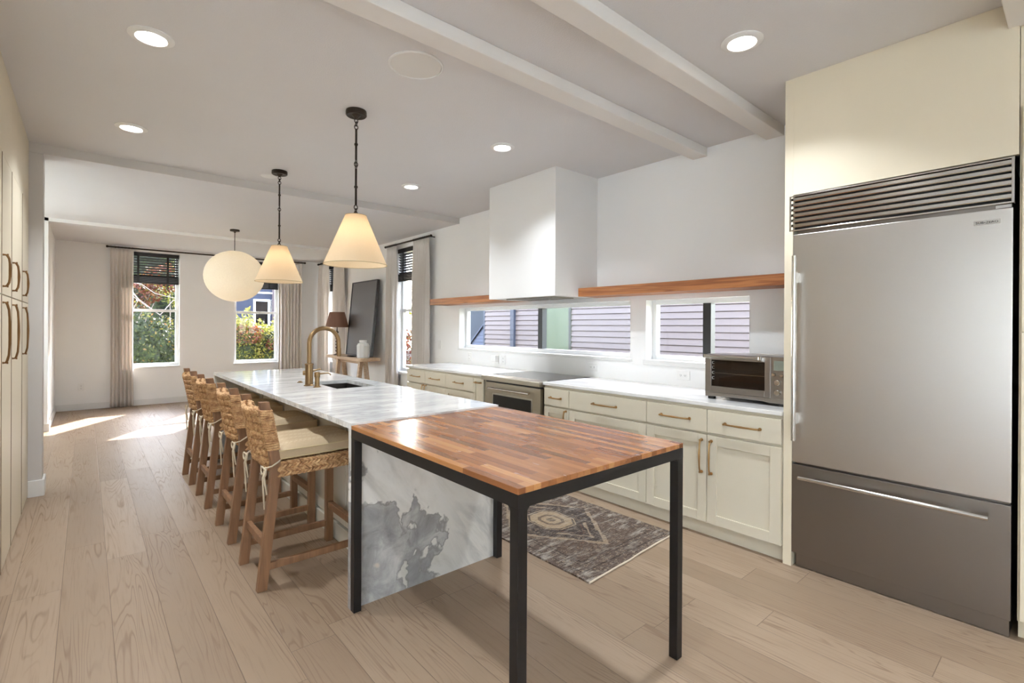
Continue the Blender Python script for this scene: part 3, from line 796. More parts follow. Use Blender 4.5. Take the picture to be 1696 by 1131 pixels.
d = shaker(r, 'door', 1.617 + g, 2.077 - g, PB, PT); pull(d, (XF, 1.652, .533), .105, 'z')
r = cab(2.077, 2.836, 'base cabinet with one wide drawer over one wide panel')
d = slab(r, 'drawer', 2.077 + g, 2.836 - g, DB, DT); pull(d, (XF, 2.458, .763), .111, 'y')
shaker(r, 'door', 2.077 + g, 2.836 - g, PB, PT)
r = cab(2.836, 3.147, 'narrow base cabinet touching the right side of the range')
d = slab(r, 'drawer', 2.836 + g, 3.129, DB, DT); pull(d, (XF, 2.988, .76), .06, 'y')
d = shaker(r, 'door', 2.836 + g, 3.129, PB, PT, fr=.05); pull(d, (XF, 2.868, .60), .06, 'z')
r = cab(3.995, 4.187, 'very narrow pull-out cabinet touching the left side of the range')
d = shaker(r, 'door', 4.012, 4.187 - g, PB, DT, fr=.032); pull(d, (XF, 4.10, .795), .045, 'y')
r = cab(4.187, 4.715, 'three-drawer base cabinet left of the narrow pull-out')
d = slab(r, 'drawer', 4.187 + g, 4.715 - g, DB, DT); pull(d, (XF, 4.45, .763), .08, 'y')
shaker(r, 'drawer', 4.187 + g, 4.715 - g, .40, PT, fr=.05); shaker(r, 'drawer', 4.187 + g, 4.715 - g, PB, .39, fr=.05)
r = cab(4.715, 5.60, 'base cabinet at the far end of the counter beside the curtain')
for y0, y1 in ((4.715, 5.160), (5.160, 5.60)):
    d = slab(r, 'drawer', y0 + g, y1 - g, DB, DT); pull(d, (XF, (y0 + y1) / 2, .763), .095, 'y')
d = shaker(r, 'door', 4.715 + g, 5.160 - g, PB, PT); pull(d, (XF, 5.13, .58), .09, 'z')
d = shaker(r, 'door', 5.160 + g, 5.60 - g, PB, PT); pull(d, (XF, 5.19, .58), .09, 'z')
one('countertop', B().box(XC - .012, XW, 1.158, 3.150, ZCT - .025, ZCT), 'counter_marble', 'white marble countertop right of the range under the toaster oven', 'countertop', 'white countertops on the window wall', bevel=.003)
one('countertop', B().box(XC - .012, XW, 3.992, 5.630, ZCT - .025, ZCT), 'counter_marble', 'white marble countertop left of the range reaching to the curtain', 'countertop', 'white countertops on the window wall', bevel=.003)

# ------------------------------------------------------------------ range
r = thing('kitchen_range', 'stainless slide-in electric range with oven window between the base cabinets', 'range', (3.4, 3.57, 0))
RY0, RY1 = 3.155, 3.990
link('body', B().box(XF + .03, XW - .02, RY0 + .002, RY1 - .002, .10, .872), 'dark_steel', r)
link('cooktop', B().box(XF + .06, XW - .035, RY0 - .001, RY1 + .001, .874, .888), 'cooktop_glass', r, bevel=.002)
b = B().prism([(XF - .045, .840), (XF + .055, .833), (XF + .065, .890), (XF - .035, .886), (XF - .045, .878)], RY0 - .004, RY1 + .004, 'y'); link('control_panel', b, 'range_steel', r, bevel=.002)
od = link('oven_door', B().box(XF - .018, XF + .03, RY0 + .006, RY1 - .048, .27, .822), 'range_steel', r, bevel=.003)
b = B().box(XF - .0195, XF - .0178, 3.275, 3.83, .40, .705); link('oven_window', b, 'black_gloss', od)
b = B(); b.box(XF - .021, XF - .017, 3.262, 3.277, .385, .72).box(XF - .021, XF - .017, 3.828, 3.843, .385, .72).box(XF - .021, XF - .017, 3.277, 3.828, .705, .72).box(XF - .021, XF - .017, 3.277, 3.828, .385, .40); link('window_frame', b, 'bright_steel', od)
b = B().tube([(XF - .06, 3.27, .768), (XF - .06, 3.86, .768)], .010, 12)
for y in (3.30, 3.83): b.tube([(XF - .06, y, .768), (XF - .018, y, .768)], .008, 10)
link('handle', b, 'bright_steel', od, smooth=True)
dr = link('storage_drawer', B().box(XF - .012, XF + .03, RY0 + .006, RY1 - .006, .11, .262), 'range_steel', r, bevel=.003)
link('toe_kick', B().box(XF + .07, XF + .09, RY0 + .002, RY1 - .002, 0, .10), 'black_plastic', r)
link('vent_slot', B().box(XF - .0, XF + .028, RY0 + .02, RY1 - .02, .823, .833), 'black_plastic', r)

# ------------------------------------------------------------------ fridge and its surround
FX, FY0, FY1 = 3.093, .212, 1.108
r = thing('refrigerator', 'tall built-in stainless refrigerator with louvred top grille and bottom freezer drawer', 'refrigerator', (3.4, .66, 0))
link('body', B().box(FX + .03, XW - .02, FY0 + .01, FY1 - .012, .0, 2.12), 'dark_steel', r)
fy1 = 1.131
gr = B(); z0, z1 = 1.930, 2.134; x0 = FX - .004
gr.box(x0, x0 + .03, FY0, FY0 + .010, z0, z1).box(x0, x0 + .03, fy1 - .010, fy1, z0, z1).box(x0, x0 + .03, FY0 + .01, fy1 - .01, z1 - .008, z1).box(x0, x0 + .03, FY0 + .01, fy1 - .01, z0, z0 + .008)
gf = link('grille', gr, 'bright_steel', r, bevel=.0015)
link('grille_back', B().box(FX + .024, FX + .029, FY0 + .01, fy1 - .01, z0 + .008, z1 - .008), 'black_plastic', gf)
n = 6
for i in range(n):
    zc = z0 + .012 + (z1 - z0 - .024) * (i + .5) / n
    b = B().prism([(x0 + .001, zc - .002), (x0 + .003, zc - .006), (x0 + .024, zc + .006), (x0 + .024, zc + .013), (x0 + .001, zc + .013)], FY0 + .01, fy1 - .01, 'y'); link('louvre', b, 'bright_steel', gf)
dd = link('door', B().box(FX, FX + .03, FY0 + .004, 1.129, .605, 1.910), 'brushed_steel', r, bevel=.0025)
b = B().tube([(FX - .055, 1.085, .736), (FX - .055, 1.085, 1.783)], .0125, 14)
for z in (.86, 1.66): b.box(FX - .055, FX, 1.078, 1.092, z - .03, z + .03)
link('handle', b, 'bright_steel', dd, smooth=True)
by0, by1, bz0, bz1 = .256, .344, 1.846, 1.866
bd = link('badge', B().box(FX - .0025, FX, by0, by1, bz0, bz1), 'bright_steel', dd, bevel=.0006, label='small maker plate with raised capitals')
def text(s, parent, loc, w, h, mt, name='lettering', ax='x'):
    cu = bpy.data.curves.new('t', 'FONT'); cu.body = s; cu.extrude = .02; cu.resolution_u = 3
    to = bpy.data.objects.new('t', cu); COL.objects.link(to); bpy.context.view_layer.update()
    me = bpy.data.meshes.new_from_object(to.evaluated_get(bpy.context.evaluated_depsgraph_get())); bpy.data.objects.remove(to)
    bm = bmesh.new(); bm.from_mesh(me)
    xs = [v.co.x for v in bm.verts]; ys = [v.co.y for v in bm.verts]
    sx = w / (max(xs) - min(xs)); sy = h / (max(ys) - min(ys)); mx_, my_ = (max(xs) + min(xs)) / 2, (max(ys) + min(ys)) / 2
    for v in bm.verts:
        u, q, k = (v.co.x - mx_) * sx, (v.co.y - my_) * sy, v.co.z * .03
        v.co = Vector((loc[0] - abs(k) * 1.0, loc[1] - u, loc[2] + q))
    return link(name, bm, mt, parent)
text('SUB\u2022ZERO', bd, (FX - .0027, (by0 + by1) / 2, (bz0 + bz1) / 2), .074, .009, 'black_plastic')
fd = link('freezer_drawer', B().box(FX, FX + .03, FY0 + .004, 1.129, .0833, .592), 'dark_steel', r, bevel=.0025)
b = B().tube([(FX - .05, .285, .530), (FX - .05, 1.060, .530)], .0115, 14)
for y in (.385, .95): b.box(FX - .05, FX, y - .035, y + .035, .525, .535)
link('handle', b, 'bright_steel', fd, smooth=True)
link('top_hinge', B().box(FX + .002, FX + .028, FY0 + .01, FY0 + .06, 1.912, 1.926), 'bright_steel', r)
link('kick_plate', B().box(FX + .022, FX + .03, FY0 + .01, FY1 - .022, .008, .082), 'dark_steel', r)
r = thing('refrigerator_surround', 'cream painted panels framing the refrigerator up to the ceiling', 'cabinet panel', (3.42, .66, 0))
link('side_panel', B().box(FX - .003, XW - .002, 1.111, 1.156, 0, HC - .001), 'cabinet_cream', r)
link('top_panel', B().box(FX - .003, FX + .02, .199, 1.1105, 2.139, HC - .001), 'cabinet_cream', r)
r = thing('pantry_cabinet', 'tall cream cabinet at the right edge beside the refrigerator', 'cabinet', (3.42, -.3, 0))
link('carcass', B().box(FX + .02, XW - .013, -.80, .197, .09, HC - .001), 'cabinet_cream', r)
link('toe_kick', B().box(FX + .07, FX + .09, -.80, .197, 0, .09), 'cabinet_cream', r)
for y0, y1 in ((-.30, .188), (-.80, -.304)):
    link('door', B().box(FX - .004, FX + .019, y0, y1, .10, 1.357), 'cabinet_cream', r, bevel=.0015)
    link('door', B().box(FX - .004, FX + .019, y0, y1, 1.363, 2.35), 'cabinet_cream', r, bevel=.0015)

# ------------------------------------------------------------------ tall cabinets on the left
YS = [2.20, 2.78, 3.30, 3.81, 4.282, 4.937, 5.452]
for i, (y0, y1) in enumerate(zip(YS, YS[1:])):
    lab = {5: 'tall cream cabinet against the pier, farthest of the left cabinets', 4: 'tall cream cabinet, second from the pier on the left side', 3: 'tall cream cabinet at the left frame edge'}.get(i, 'tall cream cabinet beyond the left frame edge')
    r = thing('tall_cabinet', lab, 'cabinet', (-.65, (y0 + y1) / 2, 0), 'tall cream cabinets on the left')
    link('carcass', B().box(-.95, XL - .022, y0 + .0005, y1 - .0005, 0, HC - .001), 'cabinet_cream', r)
    link('filler_panel', B().box(XL - .0215, XL - .001, y0 + .0005, y1 - .0005, 2.303, HC - .001), 'cabinet_cream', r)
    for z0, z1, hz, hh in ((.02, 1.531, 1.325, .165), (1.537, 2.300, 1.665, .086)):
        d = link('door', B().box(XL - .021, XL, y0 + .0025, y1 - .0025, z0, z1), 'cabinet_cream', r, bevel=.0015)
        pull(d, (XL, y0 + .052, hz), hh, 'z', 1, .0055, .022, 'brass_dark', .006, .007)
        link('edge_strip', B().box(XL - .02, XL + .0022, y0 - .0022, y0 + .0022, z0, z1), 'edge_brown', d)  # added strip; its brown stands in for the shaded gap between doors
struct('trim_8', B().box(XL - .06, XL - .004, 5.452, YH, 0, HC), 'cabinet_cream')

# ------------------------------------------------------------------ island
IX0, IX1, IY0, IY1 = .9712, 1.8871, 2.3163, 5.698
TH = .028
SX0, SX1, SY0, SY1 = 1.43, 1.74, 3.67, 4.24
r = thing('kitchen_island', 'long kitchen island with marble top and marble waterfall ends', 'island', ((IX0 + IX1) / 2, (IY0 + IY1) / 2, 0))
b = B(); z0, z1 = ZIS - TH, ZIS
b.box(IX0, IX1, IY0, SY0, z0, z1).box(IX0, IX1, SY1, IY1, z0, z1).box(IX0, SX0, SY0, SY1, z0, z1).box(SX1, IX1, SY0, SY1, z0, z1)
bmesh.ops.remove_doubles(b.bm, verts=b.bm.verts, dist=1e-5)
ctop = link('marble_top', b, 'island_marble', r)
link('waterfall_panel', B().box(IX0, IX1, IY0, IY0 + TH, 0, z0 - .0004), 'waterfall_marble', r, label='grey veined marble end panel')
link('waterfall_panel', B().box(IX0, IX1, IY1 - TH, IY1, 0, z0 - .0004), 'waterfall_marble', r)
BX = 1.255
b = B(); b.box(BX, IX1 - .02, IY0 + TH, SY0 - .05, .10, z0).box(BX, IX1 - .02, SY1 + .05, IY1 - TH, .10, z0).box(BX, IX1 - .02, SY0 - .05, SY1 + .05, .10, .60)
b.box(BX, SX0 - .02, SY0 - .05, SY1 + .05, .60, z0).box(SX1 + .02, IX1 - .02, SY0 - .05, SY1 + .05, .60, z0)
link('body', b, 'island_body', r)
ys = [IY0 + TH, 3.02, 3.70, 4.38, 5.04, IY1 - TH]
for y0, y1 in zip(ys, ys[1:]):
    shaker(r, 'back_panel', y0 + .003, y1 - .003, .115, z0 - .004, x=BX - .0205, t=.02, fr=.07, mt='island_body')
link('base_board', B().box(BX - .034, BX - .0002, IY0 + TH, IY1 - TH, 0, .105), 'island_body', r, bevel=.003)
link('toe_kick', B().box(BX, IX1 - .08, IY0 + TH, IY1 - TH, 0, .0995), 'island_body', r)
b = B(); zb = .68; t = .006
b.box(SX0 + t, SX1 - t, SY0 + t, SY1 - t, zb, zb + t)
b.box(SX0 - .0, SX0 + t, SY0, SY1, zb, z0).box(SX1 - t, SX1, SY0, SY1, zb, z0).box(SX0 + t, SX1 - t, SY0, SY0 + t, zb, z0).box(SX0 + t, SX1 - t, SY1 - t, SY1, zb, z0)
sk = link('sink_basin', b, 'sink_steel', r)
link('drain', B().lathe([(0, zb + t + .002), (.04, zb + t + .002), (.045, zb + t)], ((SX0 + SX1) / 2, (SY0 + SY1) / 2, 0), 24), 'bright_steel', sk, smooth=True)
# faucet
fx, fy = 1.335, 4.0
r = thing('kitchen_faucet', 'tall brass gooseneck faucet behind the island sink', 'faucet', (fx, fy, ZIS))
Z = ZIS
link('base', B().lathe([(.040, 0), (.040, .004), (.030, .010), (.0295, .160), (.033, .163), (.033, .172), (.020, .176)], (fx, fy, Z), 28), 'brass', r, smooth=True)
dx, dy = .965, .262 * -1 * 0 + .0
pts = [(fx, fy, Z + .17), (fx, fy, Z + .22), (fx, fy, Z + .335)]
Rr = .117
for k in range(1, 15):
    q = PI * k / 15; pts.append((fx + Rr * (1 - math.cos(q)), fy, Z + .335 + Rr * math.sin(q)))
pts += [(fx + 2 * Rr, fy, Z + .335), (fx + 2 * Rr + .002, fy, Z + .285)]
link('spout', B().tube(pts, .0165, 16), 'brass', r, smooth=True)
link('spray_head', B().tube([(fx + 2 * Rr + .002, fy, Z + .29), (fx + 2 * Rr + .004, fy, Z + .235), (fx + 2 * Rr + .004, fy, Z + .222)], [.0185, .019, .015], 16), 'brass', r, smooth=True)
link('lever', B().tube([(fx, fy, Z + .105), (fx + .03, fy + .03, Z + .108), (fx + .08, fy + .045, Z + .118), (fx + .105, fy + .05, Z + .12)], [.012, .009, .0065, .0065], 10), 'brass', r, smooth=True)
link('knurled_knob', B().tube([(fx, fy, Z + .10), (fx - .04, fy + .02, Z + .10)], [.019, .019], 14), 'brass', r, smooth=True)
sx_, sy_ = 1.35, 3.865
r = thing('soap_dispenser', 'short brass soap dispenser beside the faucet', 'soap dispenser', (sx_, sy_, ZIS))
link('body', B().lathe([(.028, 0), (.028, .004), (.018, .008), (.018, .075), (.022, .078), (.022, .112), (.018, .116), (0, .116)], (sx_, sy_, Z), 24), 'brass', r, smooth=True)
link('nozzle', B().tube([(sx_, sy_, Z + .10), (sx_ + .08, sy_ - .01, Z + .104), (sx_ + .095, sy_ - .012, Z + .098), (sx_ + .10, sy_ - .012, Z + .086)], [.006, .005, .0045, .0045], 10), 'brass', r, smooth=True)
one('air_switch_button', B().lathe([(.024, 0), (.024, .004), (.014, .007), (.012, .012), (0, .012)], (1.35, 4.264, ZIS), 24), 'brass', 'small round brass button on marble left of the faucet', 'button', smooth=True)

# ------------------------------------------------------------------ butcher block table
TX0, TX1, TY0, TY1 = IX0, IX1, 1.0964, IY0 - .004
r = thing('butcher_block_table', 'wood topped table with black steel frame pushed against the island end', 'table', ((TX0 + TX1) / 2, (TY0 + TY1) / 2, 0))
link('tabletop', B().box(TX0, TX1, TY0, TY1, ZTB - .019, ZTB), 'butcher_block', r, bevel=.0012)
s = .038; za = ZTB - .0192
b = B().box(TX0, TX1, TY0, TY0 + s, za - .042, za).box(TX0, TX1, TY1 - s, TY1, za - .042, za).box(TX0, TX0 + s, TY0 + s, TY1 - s, za - .042, za).box(TX1 - s, TX1, TY0 + s, TY1 - s, za - .042, za)
link('apron_frame', b, 'black_steel', r)
for x in (TX0, TX1 - s):
    for y in (TY0, TY1 - s):
        b = B().box(x, x + s, y, y + s, 0, za - .042)
        gz = za - .042
        gs = .012
        dx_ = 1 if x == TX0 else -1; ex = x + s if dx_ > 0 else x
        b.prism([(ex, gz), (ex + dx_ * gs, gz), (ex, gz - gs)], y + .001, y + s - .001, 'y')
        dy_ = 1 if y == TY0 else -1; ey = y + s if dy_ > 0 else y
        b.prism([(ey, gz), (ey + dy_ * gs, gz), (ey, gz - gs)], x + .001, x + s - .001, 'x')
        link('leg', b, 'black_steel', r, bevel=.0015)

# ------------------------------------------------------------------ stools
def helix(b, P0, P1, n, rad, amp, turns, phase, sag=None):
    P0 = Vector(P0); P1 = Vector(P1); d = (P1 - P0).normalized(); a = Vector((0, 0, 1)) if abs(d.z) < .8 else Vector((1, 0, 0))
    a = (a - d * a.dot(d)).normalized(); c = d.cross(a); pts = []
    for i in range(n + 1):
        t = i / n; q = 2 * PI * turns * t + phase; p = P0.lerp(P1, t) + (a * math.cos(q) + c * math.sin(q)) * amp
        if sag: p += sag(t)
        pts.append(p)
    b.tube(pts, rad, 5, cap=True)
def rope(b, P0, P1, r=.0075, turn=.028, sag=None, flip=1):
    L = (Vector(P1) - Vector(P0)).length; T = max(1, L / turn); n = max(4, int(T * 8))
    for ph in (0, PI): helix(b, P0, P1, n, r * .60, r * .56, T * flip, ph, sag)
def make_stool(loc, label):
    X, Y = loc[0], loc[1]
    r = thing('counter_stool', label, 'stool', (X, Y, 0), 'woven counter stools along the island')
    # local x 0 = back foot line, y 0 = far, -.42..0 -> centre at y; here y centre = Y
    hw = .210; pw_ = .019; pd = .024
    def post(sy):
        y = Y + sy * (hw - pw_); b = B()
        kn = [(0, .0), (.062, .60), (.066, .66), (.0, .975)]
        kn = [(0.024, 0), (.088, .60), (.086, .67), (.030, .975)]
        prev = None; rings = []
        for x, z in kn:
            rings.append([(X + x - pd, y - pw_, z), (X + x + pd, y - pw_, z), (X + x + pd, y + pw_, z), (X + x - pd, y + pw_, z)])
        vs = [[b.bm.verts.new(p) for p in q] for q in rings]
        for A, Q in zip(vs, vs[1:]):
            for k in range(4): b.bm.faces.new((A[k], A[(k + 1) % 4], Q[(k + 1) % 4], Q[k]))
        b.bm.faces.new(vs[0][::-1]); b.bm.faces.new(vs[-1]); return b
    for sy in (-1, 1): link('leg', post(sy), 'stool_wood', r, bevel=.002)
    FXo = .515
    for sy in (-1, 1):
        y = Y + sy * (hw - pw_); link('leg', B().box(X + FXo - .022, X + FXo + .022, y - pw_, y + pw_, 0, .585), 'stool_wood', r, bevel=.002)
    for sy in (-1, 1):
        y = Y + sy * (hw - pw_); link('side_stretcher', B().box(X + .05, X + FXo - .022, y - .011, y + .011, .098, .134), 'stool_wood', r, bevel=.0015)
    link('back_stretcher', B().box(X + .035, X + .060, Y - hw + 2 * pw_, Y + hw - 2 * pw_, .205, .245), 'stool_wood', r, bevel=.0015)
    link('foot_rest', B().box(X + FXo - .016, X + FXo + .016, Y - hw + 2 * pw_, Y + hw - 2 * pw_, .215, .255), 'stool_wood', r, bevel=.0015)
    # woven seat
    b = B(); sx0, sx1 = X + .098, X + .545; b.box(sx0 + .01, sx1 - .01, Y - hw + .012, Y + hw - .012, .585, .640)
    for i, z in enumerate((.586, .606, .626, .642)):
        f = 1 if i % 2 else -1; o_ = 0 if i < 3 else .008
        y0, y1 = Y - hw + .006 + o_, Y + hw - .006 - o_; xa, xb = sx0 + o_, sx1 - o_
        rope(b, (xa, y0, z), (xb, y0, z), .0125, .044, None, f); rope(b, (xa, y1, z), (xb, y1, z), .0125, .044, None, f)
        rope(b, (xa, y0, z), (xa, y1, z), .0125, .044, None, f); rope(b, (xb, y0, z), (xb, y1, z), .0125, .044, None, f)
    for i in range(14):
        y = Y - hw + .03 + i * (2 * hw - .06) / 13; rope(b, (sx0 + .01, y, .643), (sx1 - .01, y, .643), .0095, .034, None, 1 if i % 2 else -1)
    link('woven_seat', b, 'seagrass', r, smooth=True)
    # woven back
    def bx(z): return X + .086 - (z - .67) * (.056 / .305)
    b = B(); n = 14
    for i in range(n):
        z = .645 + i * .0222; x = bx(z); f = 1 if i % 2 else -1
        yi = hw - .004 if .715 < z < .938 else hw - .044
        top = max(0, (z - .86) / .08)
        bow = lambda t, z=z, top=top: Vector((-.030 * math.sin(PI * t) * 1.0, 0, -.012 * top * math.sin(PI * t)))
        xf_ = x - (.008 if .715 < z < .938 else .0)
        rope(b, (x - .018, Y - hw + .04, z), (x - .018, Y + hw - .04, z), .0135, .050, bow, f)
        rope(b, (x + .010, Y - hw + .04, z), (x + .010, Y + hw - .04, z), .0135, .050, bow, -f)
    link('woven_back', b, 'seagrass', r, smooth=True)
    for sy in (-1, 1):
        b = B(); yc = Y + sy * (hw - pw_)
        for i in range(19):
            z = .728 + i * .0112; x = bx(z); w_ = pd + .0045; h_ = pw_ + .0045; cc = []
            for q in range(20):
                a = 2 * PI * q / 20; c_, s_ = math.cos(a), math.sin(a); k = max(abs(c_), abs(s_)) ** .8
                cc.append((x + w_ * c_ / k, yc + h_ * s_ / k, z + .0025 * math.sin(a * 1 + i)))
            b.tube(cc, .0062, 6, closed=True)
        link('post_wrap', b, 'seagrass', r, smooth=True)
    # cushion
    cu = B(); N = 22; xa, xb, ya, yb = X + .105, X + .548, Y - hw + .004, Y + hw - .004; zc = .690
    def sheet(sg):
        rows = []
        for i in range(N + 1):
            row = []
            for j in range(N + 1):
                u, v = i / N * 2 - 1, j / N * 2 - 1
                e = (1 - abs(u) ** 5) * (1 - abs(v) ** 5); h = .021 + .036 * (max(e, 0) ** .45) * (1 if sg > 0 else .25)
                rx = 1 - .035 * (abs(v) ** 2) * 0 - .03 * (1 - abs(v) ** 2) * 0
                pin = 1 - .02 * math.cos(v * PI / 2) ; pin2 = 1 - .02 * math.cos(u * PI / 2)
                dip = -.008 * math.exp(-(u * u + v * v) * 6) if sg > 0 else 0
                x = (xa + xb) / 2 + u * (xb - xa) / 2 * pin; y = (ya + yb) / 2 + v * (yb - ya) / 2 * pin2
                row.append(cu.bm.verts.new((x, y, zc + .006 * (u > 0) * u + sg * h + dip)))
            rows.append(row)
        for i in range(N):
            for j in range(N): cu.bm.faces.new((rows[i][j], rows[i + 1][j], rows[i + 1][j + 1], rows[i][j + 1]))
        per = [rows[i][0] for i in range(N + 1)] + [rows[N][j] for j in range(1, N + 1)] + [rows[i][N] for i in range(N - 1, -1, -1)] + [rows[0][j] for j in range(N - 1, 0, -1)]
        return per
    pt, pb = sheet(1), sheet(-1)
    for k in range(len(pt)): cu.bm.faces.new((pt[k], pt[(k + 1) % len(pt)], pb[(k + 1) % len(pb)], pb[k]))
    P1 = [v.co.copy() for v in pt]; P2 = [v.co.copy() for v in pb]
    c = link('cushion', cu, 'cushion_fabric', r, smooth=True)
    link('piping', B().tube(P1, .0032, 6, closed=True).tube(P2, .0032, 6, closed=True), 'piping', c, smooth=True)
    rnd = random.Random(int(abs(Y) * 100))
    for sy in (-1, 1):
        yp = Y + sy * (hw + .002); xk, zk = X + .052, .628; b = B()
        kx = xk; ky = Y + sy * (hw - .016)
        b.tube([(X + .115, Y + sy * (hw - .012), .668), (X + .10, Y + sy * (hw + .006), .660), (X + .065, Y + sy * (hw + .006), .640), (X + .040, ky, .630)], .0045, 6)
        K = Vector((X + .040, ky + sy * .0, .628))
        b.lathe([(0, -.010), (.009, -.006), (.010, 0), (.009, .006), (0, .010)], K, 10)
        for d_ in (-1, 1):
            lp = [K + Vector((-.006 - .004 * math.sin(PI * t), d_ * .050 * math.sin(PI * t * .5) * (1 if t < .99 else 1) * math.sin(PI * t) * 1.2, -.018 * math.sin(2 * PI * t) - .02 * math.sin(PI * t))) for t in [k / 10 for k in range(11)]]
            b.tube(lp, .0042, 6)
        L1, L2 = .20 + rnd.random() * .03, .13
        b.tube([K, K + Vector((-.010, .012, -.05)), K + Vector((-.008, .008, -.11)), K + Vector((.0, .016, -L1))], [.0045, .0050, .0050, .0042], 6)
        b.tube([K, K + Vector((-.010, -.016, -.04)), K + Vector((-.006, -.022, -.08)), K + Vector((.002, -.02, -L2))], [.0045, .0050, .0050, .0042], 6)
        link('tie_bow', b, 'tie_cord', c, smooth=True)
    return r
SXo = .669
st = make_stool((SXo, 2.975), 'woven counter stool nearest the camera and the wooden table')
dup(st, (SXo + .006, 3.70, 0), 'woven counter stool second from the camera')
dup(st, (SXo + .004, 4.488, 0), 'woven counter stool third from the camera')
dup(st, (SXo + .003, 5.215, 0), 'woven counter stool farthest from the camera, at the far island end')

# ------------------------------------------------------------------ rug
a = math.radians(-1.0); RW_, RL = .925, 1.62
r = thing('runner_rug', 'worn dark brown patterned rug on the floor behind the table', 'rug', (2.50, 1.762 + RL / 2, 0))
cxr, cyr = 2.505, 1.762 + RL / 2
b = B(); nx, ny = 20, 34
vt = [[b.bm.verts.new((cxr + (i / nx - .5) * RW_ + .002 * math.sin(j * .6) * (abs(i / nx - .5) * 2) ** 4, cyr + (j / ny - .5) * RL + (i / nx - .5) * .06 * (1 - j / ny) + .002 * math.sin(i * .6) * (abs(j / ny - .5) * 2) ** 6, .0085 + .0012 * math.sin(i * 1.3 + j))) for j in range(ny + 1)] for i in range(nx + 1)]
for i in range(nx):
    for j in range(ny): b.bm.faces.new((vt[i][j], vt[i + 1][j], vt[i + 1][j + 1], vt[i][j + 1]))
per = [vt[i][0] for i in range(nx + 1)] + [vt[nx][j] for j in range(1, ny + 1)] + [vt[i][ny] for i in range(nx - 1, -1, -1)] + [vt[0][j] for j in range(ny - 1, 0, -1)]
lo_ = [b.bm.verts.new((v.co.x, v.co.y, .0)) for v in per]
for k in range(len(per)): b.bm.faces.new((per[k], per[(k + 1) % len(per)], lo_[(k + 1) % len(per)], lo_[k]))
P0 = [vt[i][0].co.copy() for i in range(nx + 1)]
link('pile', b, 'rug_wool', r)
link('end_binding', B().tube([p + Vector((0, -.004, -.003)) for p in P0], .0055, 6), 'rug_edge', r, smooth=True, label='cream woven binding')

# ------------------------------------------------------------------ toaster oven
TXf, TXb, ty0, ty1, tz0, tz1 = 3.255, 3.64, 1.205, 1.728, .905, 1.192
r = thing('toaster_oven', 'stainless toaster oven on the counter beside the refrigerator panel', 'toaster oven', ((TXf + TXb) / 2, (ty0 + ty1) / 2, ZCT))
link('body', B().box(TXf + .014, TXb, ty0, ty1, tz0, tz1), 'toaster_steel', r, bevel=.008)
yd = 1.292
fr = B(); wy0, wy1, wz0, wz1 = 1.330, 1.683, .975, 1.155
fr.box(TXf - .004, TXf + .013, yd + .002, wy0, tz0 + .03, tz1 - .002).box(TXf - .004, TXf + .013, wy1, ty1 - .002, tz0 + .03, tz1 - .002).box(TXf - .004, TXf + .013, wy0, wy1, tz0 + .03, wz0).box(TXf - .004, TXf + .013, wy0, wy1, wz1, tz1 - .002)
dr = link('oven_door', fr, 'toaster_steel', r, bevel=.002)
wn_ = link('glass_window', B().box(TXf - .002, TXf + .001, wy0, wy1, wz0, wz1), 'oven_glass', dr)
link('cavity', B().box(TXf + .0095, TXf + .0135, wy0 - .01, wy1 + .01, wz0 - .01, wz1 + .01), 'oven_cavity', r)
link('wire_rack', B().box(TXf + .0045, TXf + .008, wy0 + .004, wy1 - .004, 1.064, 1.067), 'bright_steel', r)
b = B()
for k, z in enumerate((1.136, 1.103, 1.068, 1.032)):
    y = wy1 - .008; b.box(TXf - .0028, TXf - .0018, y - .002, y, z - .008, z + .008); b.box(TXf - .0028, TXf - .0018, y - .014, y, z + .007, z + .0085); b.box(TXf - .0028, TXf - .0018, y - .014, y, z - .0085, z - .007); b.box(TXf - .0028, TXf - .0018, y, y + .005, z - .0008, z + .0008)
link('rack_marks', b, 'plate_white', wn_, label='white rack height marks')
b = B().tube([(TXf - .046, 1.352, 1.180), (TXf - .046, 1.708, 1.180)], .0095, 12); 
for y in (1.350, 1.705): b.beam((TXf - .046, y, 1.180), (TXf + .002, y - .0, 1.170), .010, .012)
link('handle', b, 'bright_steel', dr, smooth=True)
b = B().prism([(ty0, tz0 - .002), (1.30, tz0 - .002), (1.33, tz0 + .002), (1.36, tz0 + .014), (1.58, tz0 + .014), (1.61, tz0 + .002), (ty1 - .004, tz0 - .002), (ty1 - .002, tz0 + .028), (ty0, tz0 + .028)], TXf - .002, TXf + .013, 'x'); link('crumb_tray', b, 'toaster_steel', r, bevel=.001)
cp = link('control_panel', B().box(TXf - .002, TXf + .013, ty0, yd, tz0 + .028, tz1 - .002), 'toaster_steel', r, bevel=.0015)
lcd = mat('lcd', srgb(132, 138, 126), .3)
link('display', B().box(TXf - .0035, TXf - .0015, 1.215, 1.276, 1.108, 1.168), lcd, cp, bevel=.001)
for (y, z, rr) in ((1.272, 1.082, .011), (1.226, 1.078, .011), (1.252, 1.034, .019), (1.252, .972, .019)):
    link('knob', B().tube([(TXf - .002, y, z), (TXf - .018, y, z), (TXf - .021, y, z)], [rr, rr * .95, rr * .8], 20), 'bright_steel', cp, smooth=True)
for x in (TXf + .035, TXb - .03):
    for y in (ty0 + .03, ty1 - .035): link('foot', B().box(x - .02, x + .012, y - .022, y + .022, ZCT, tz0 - .001), 'black_plastic', r, bevel=.003)

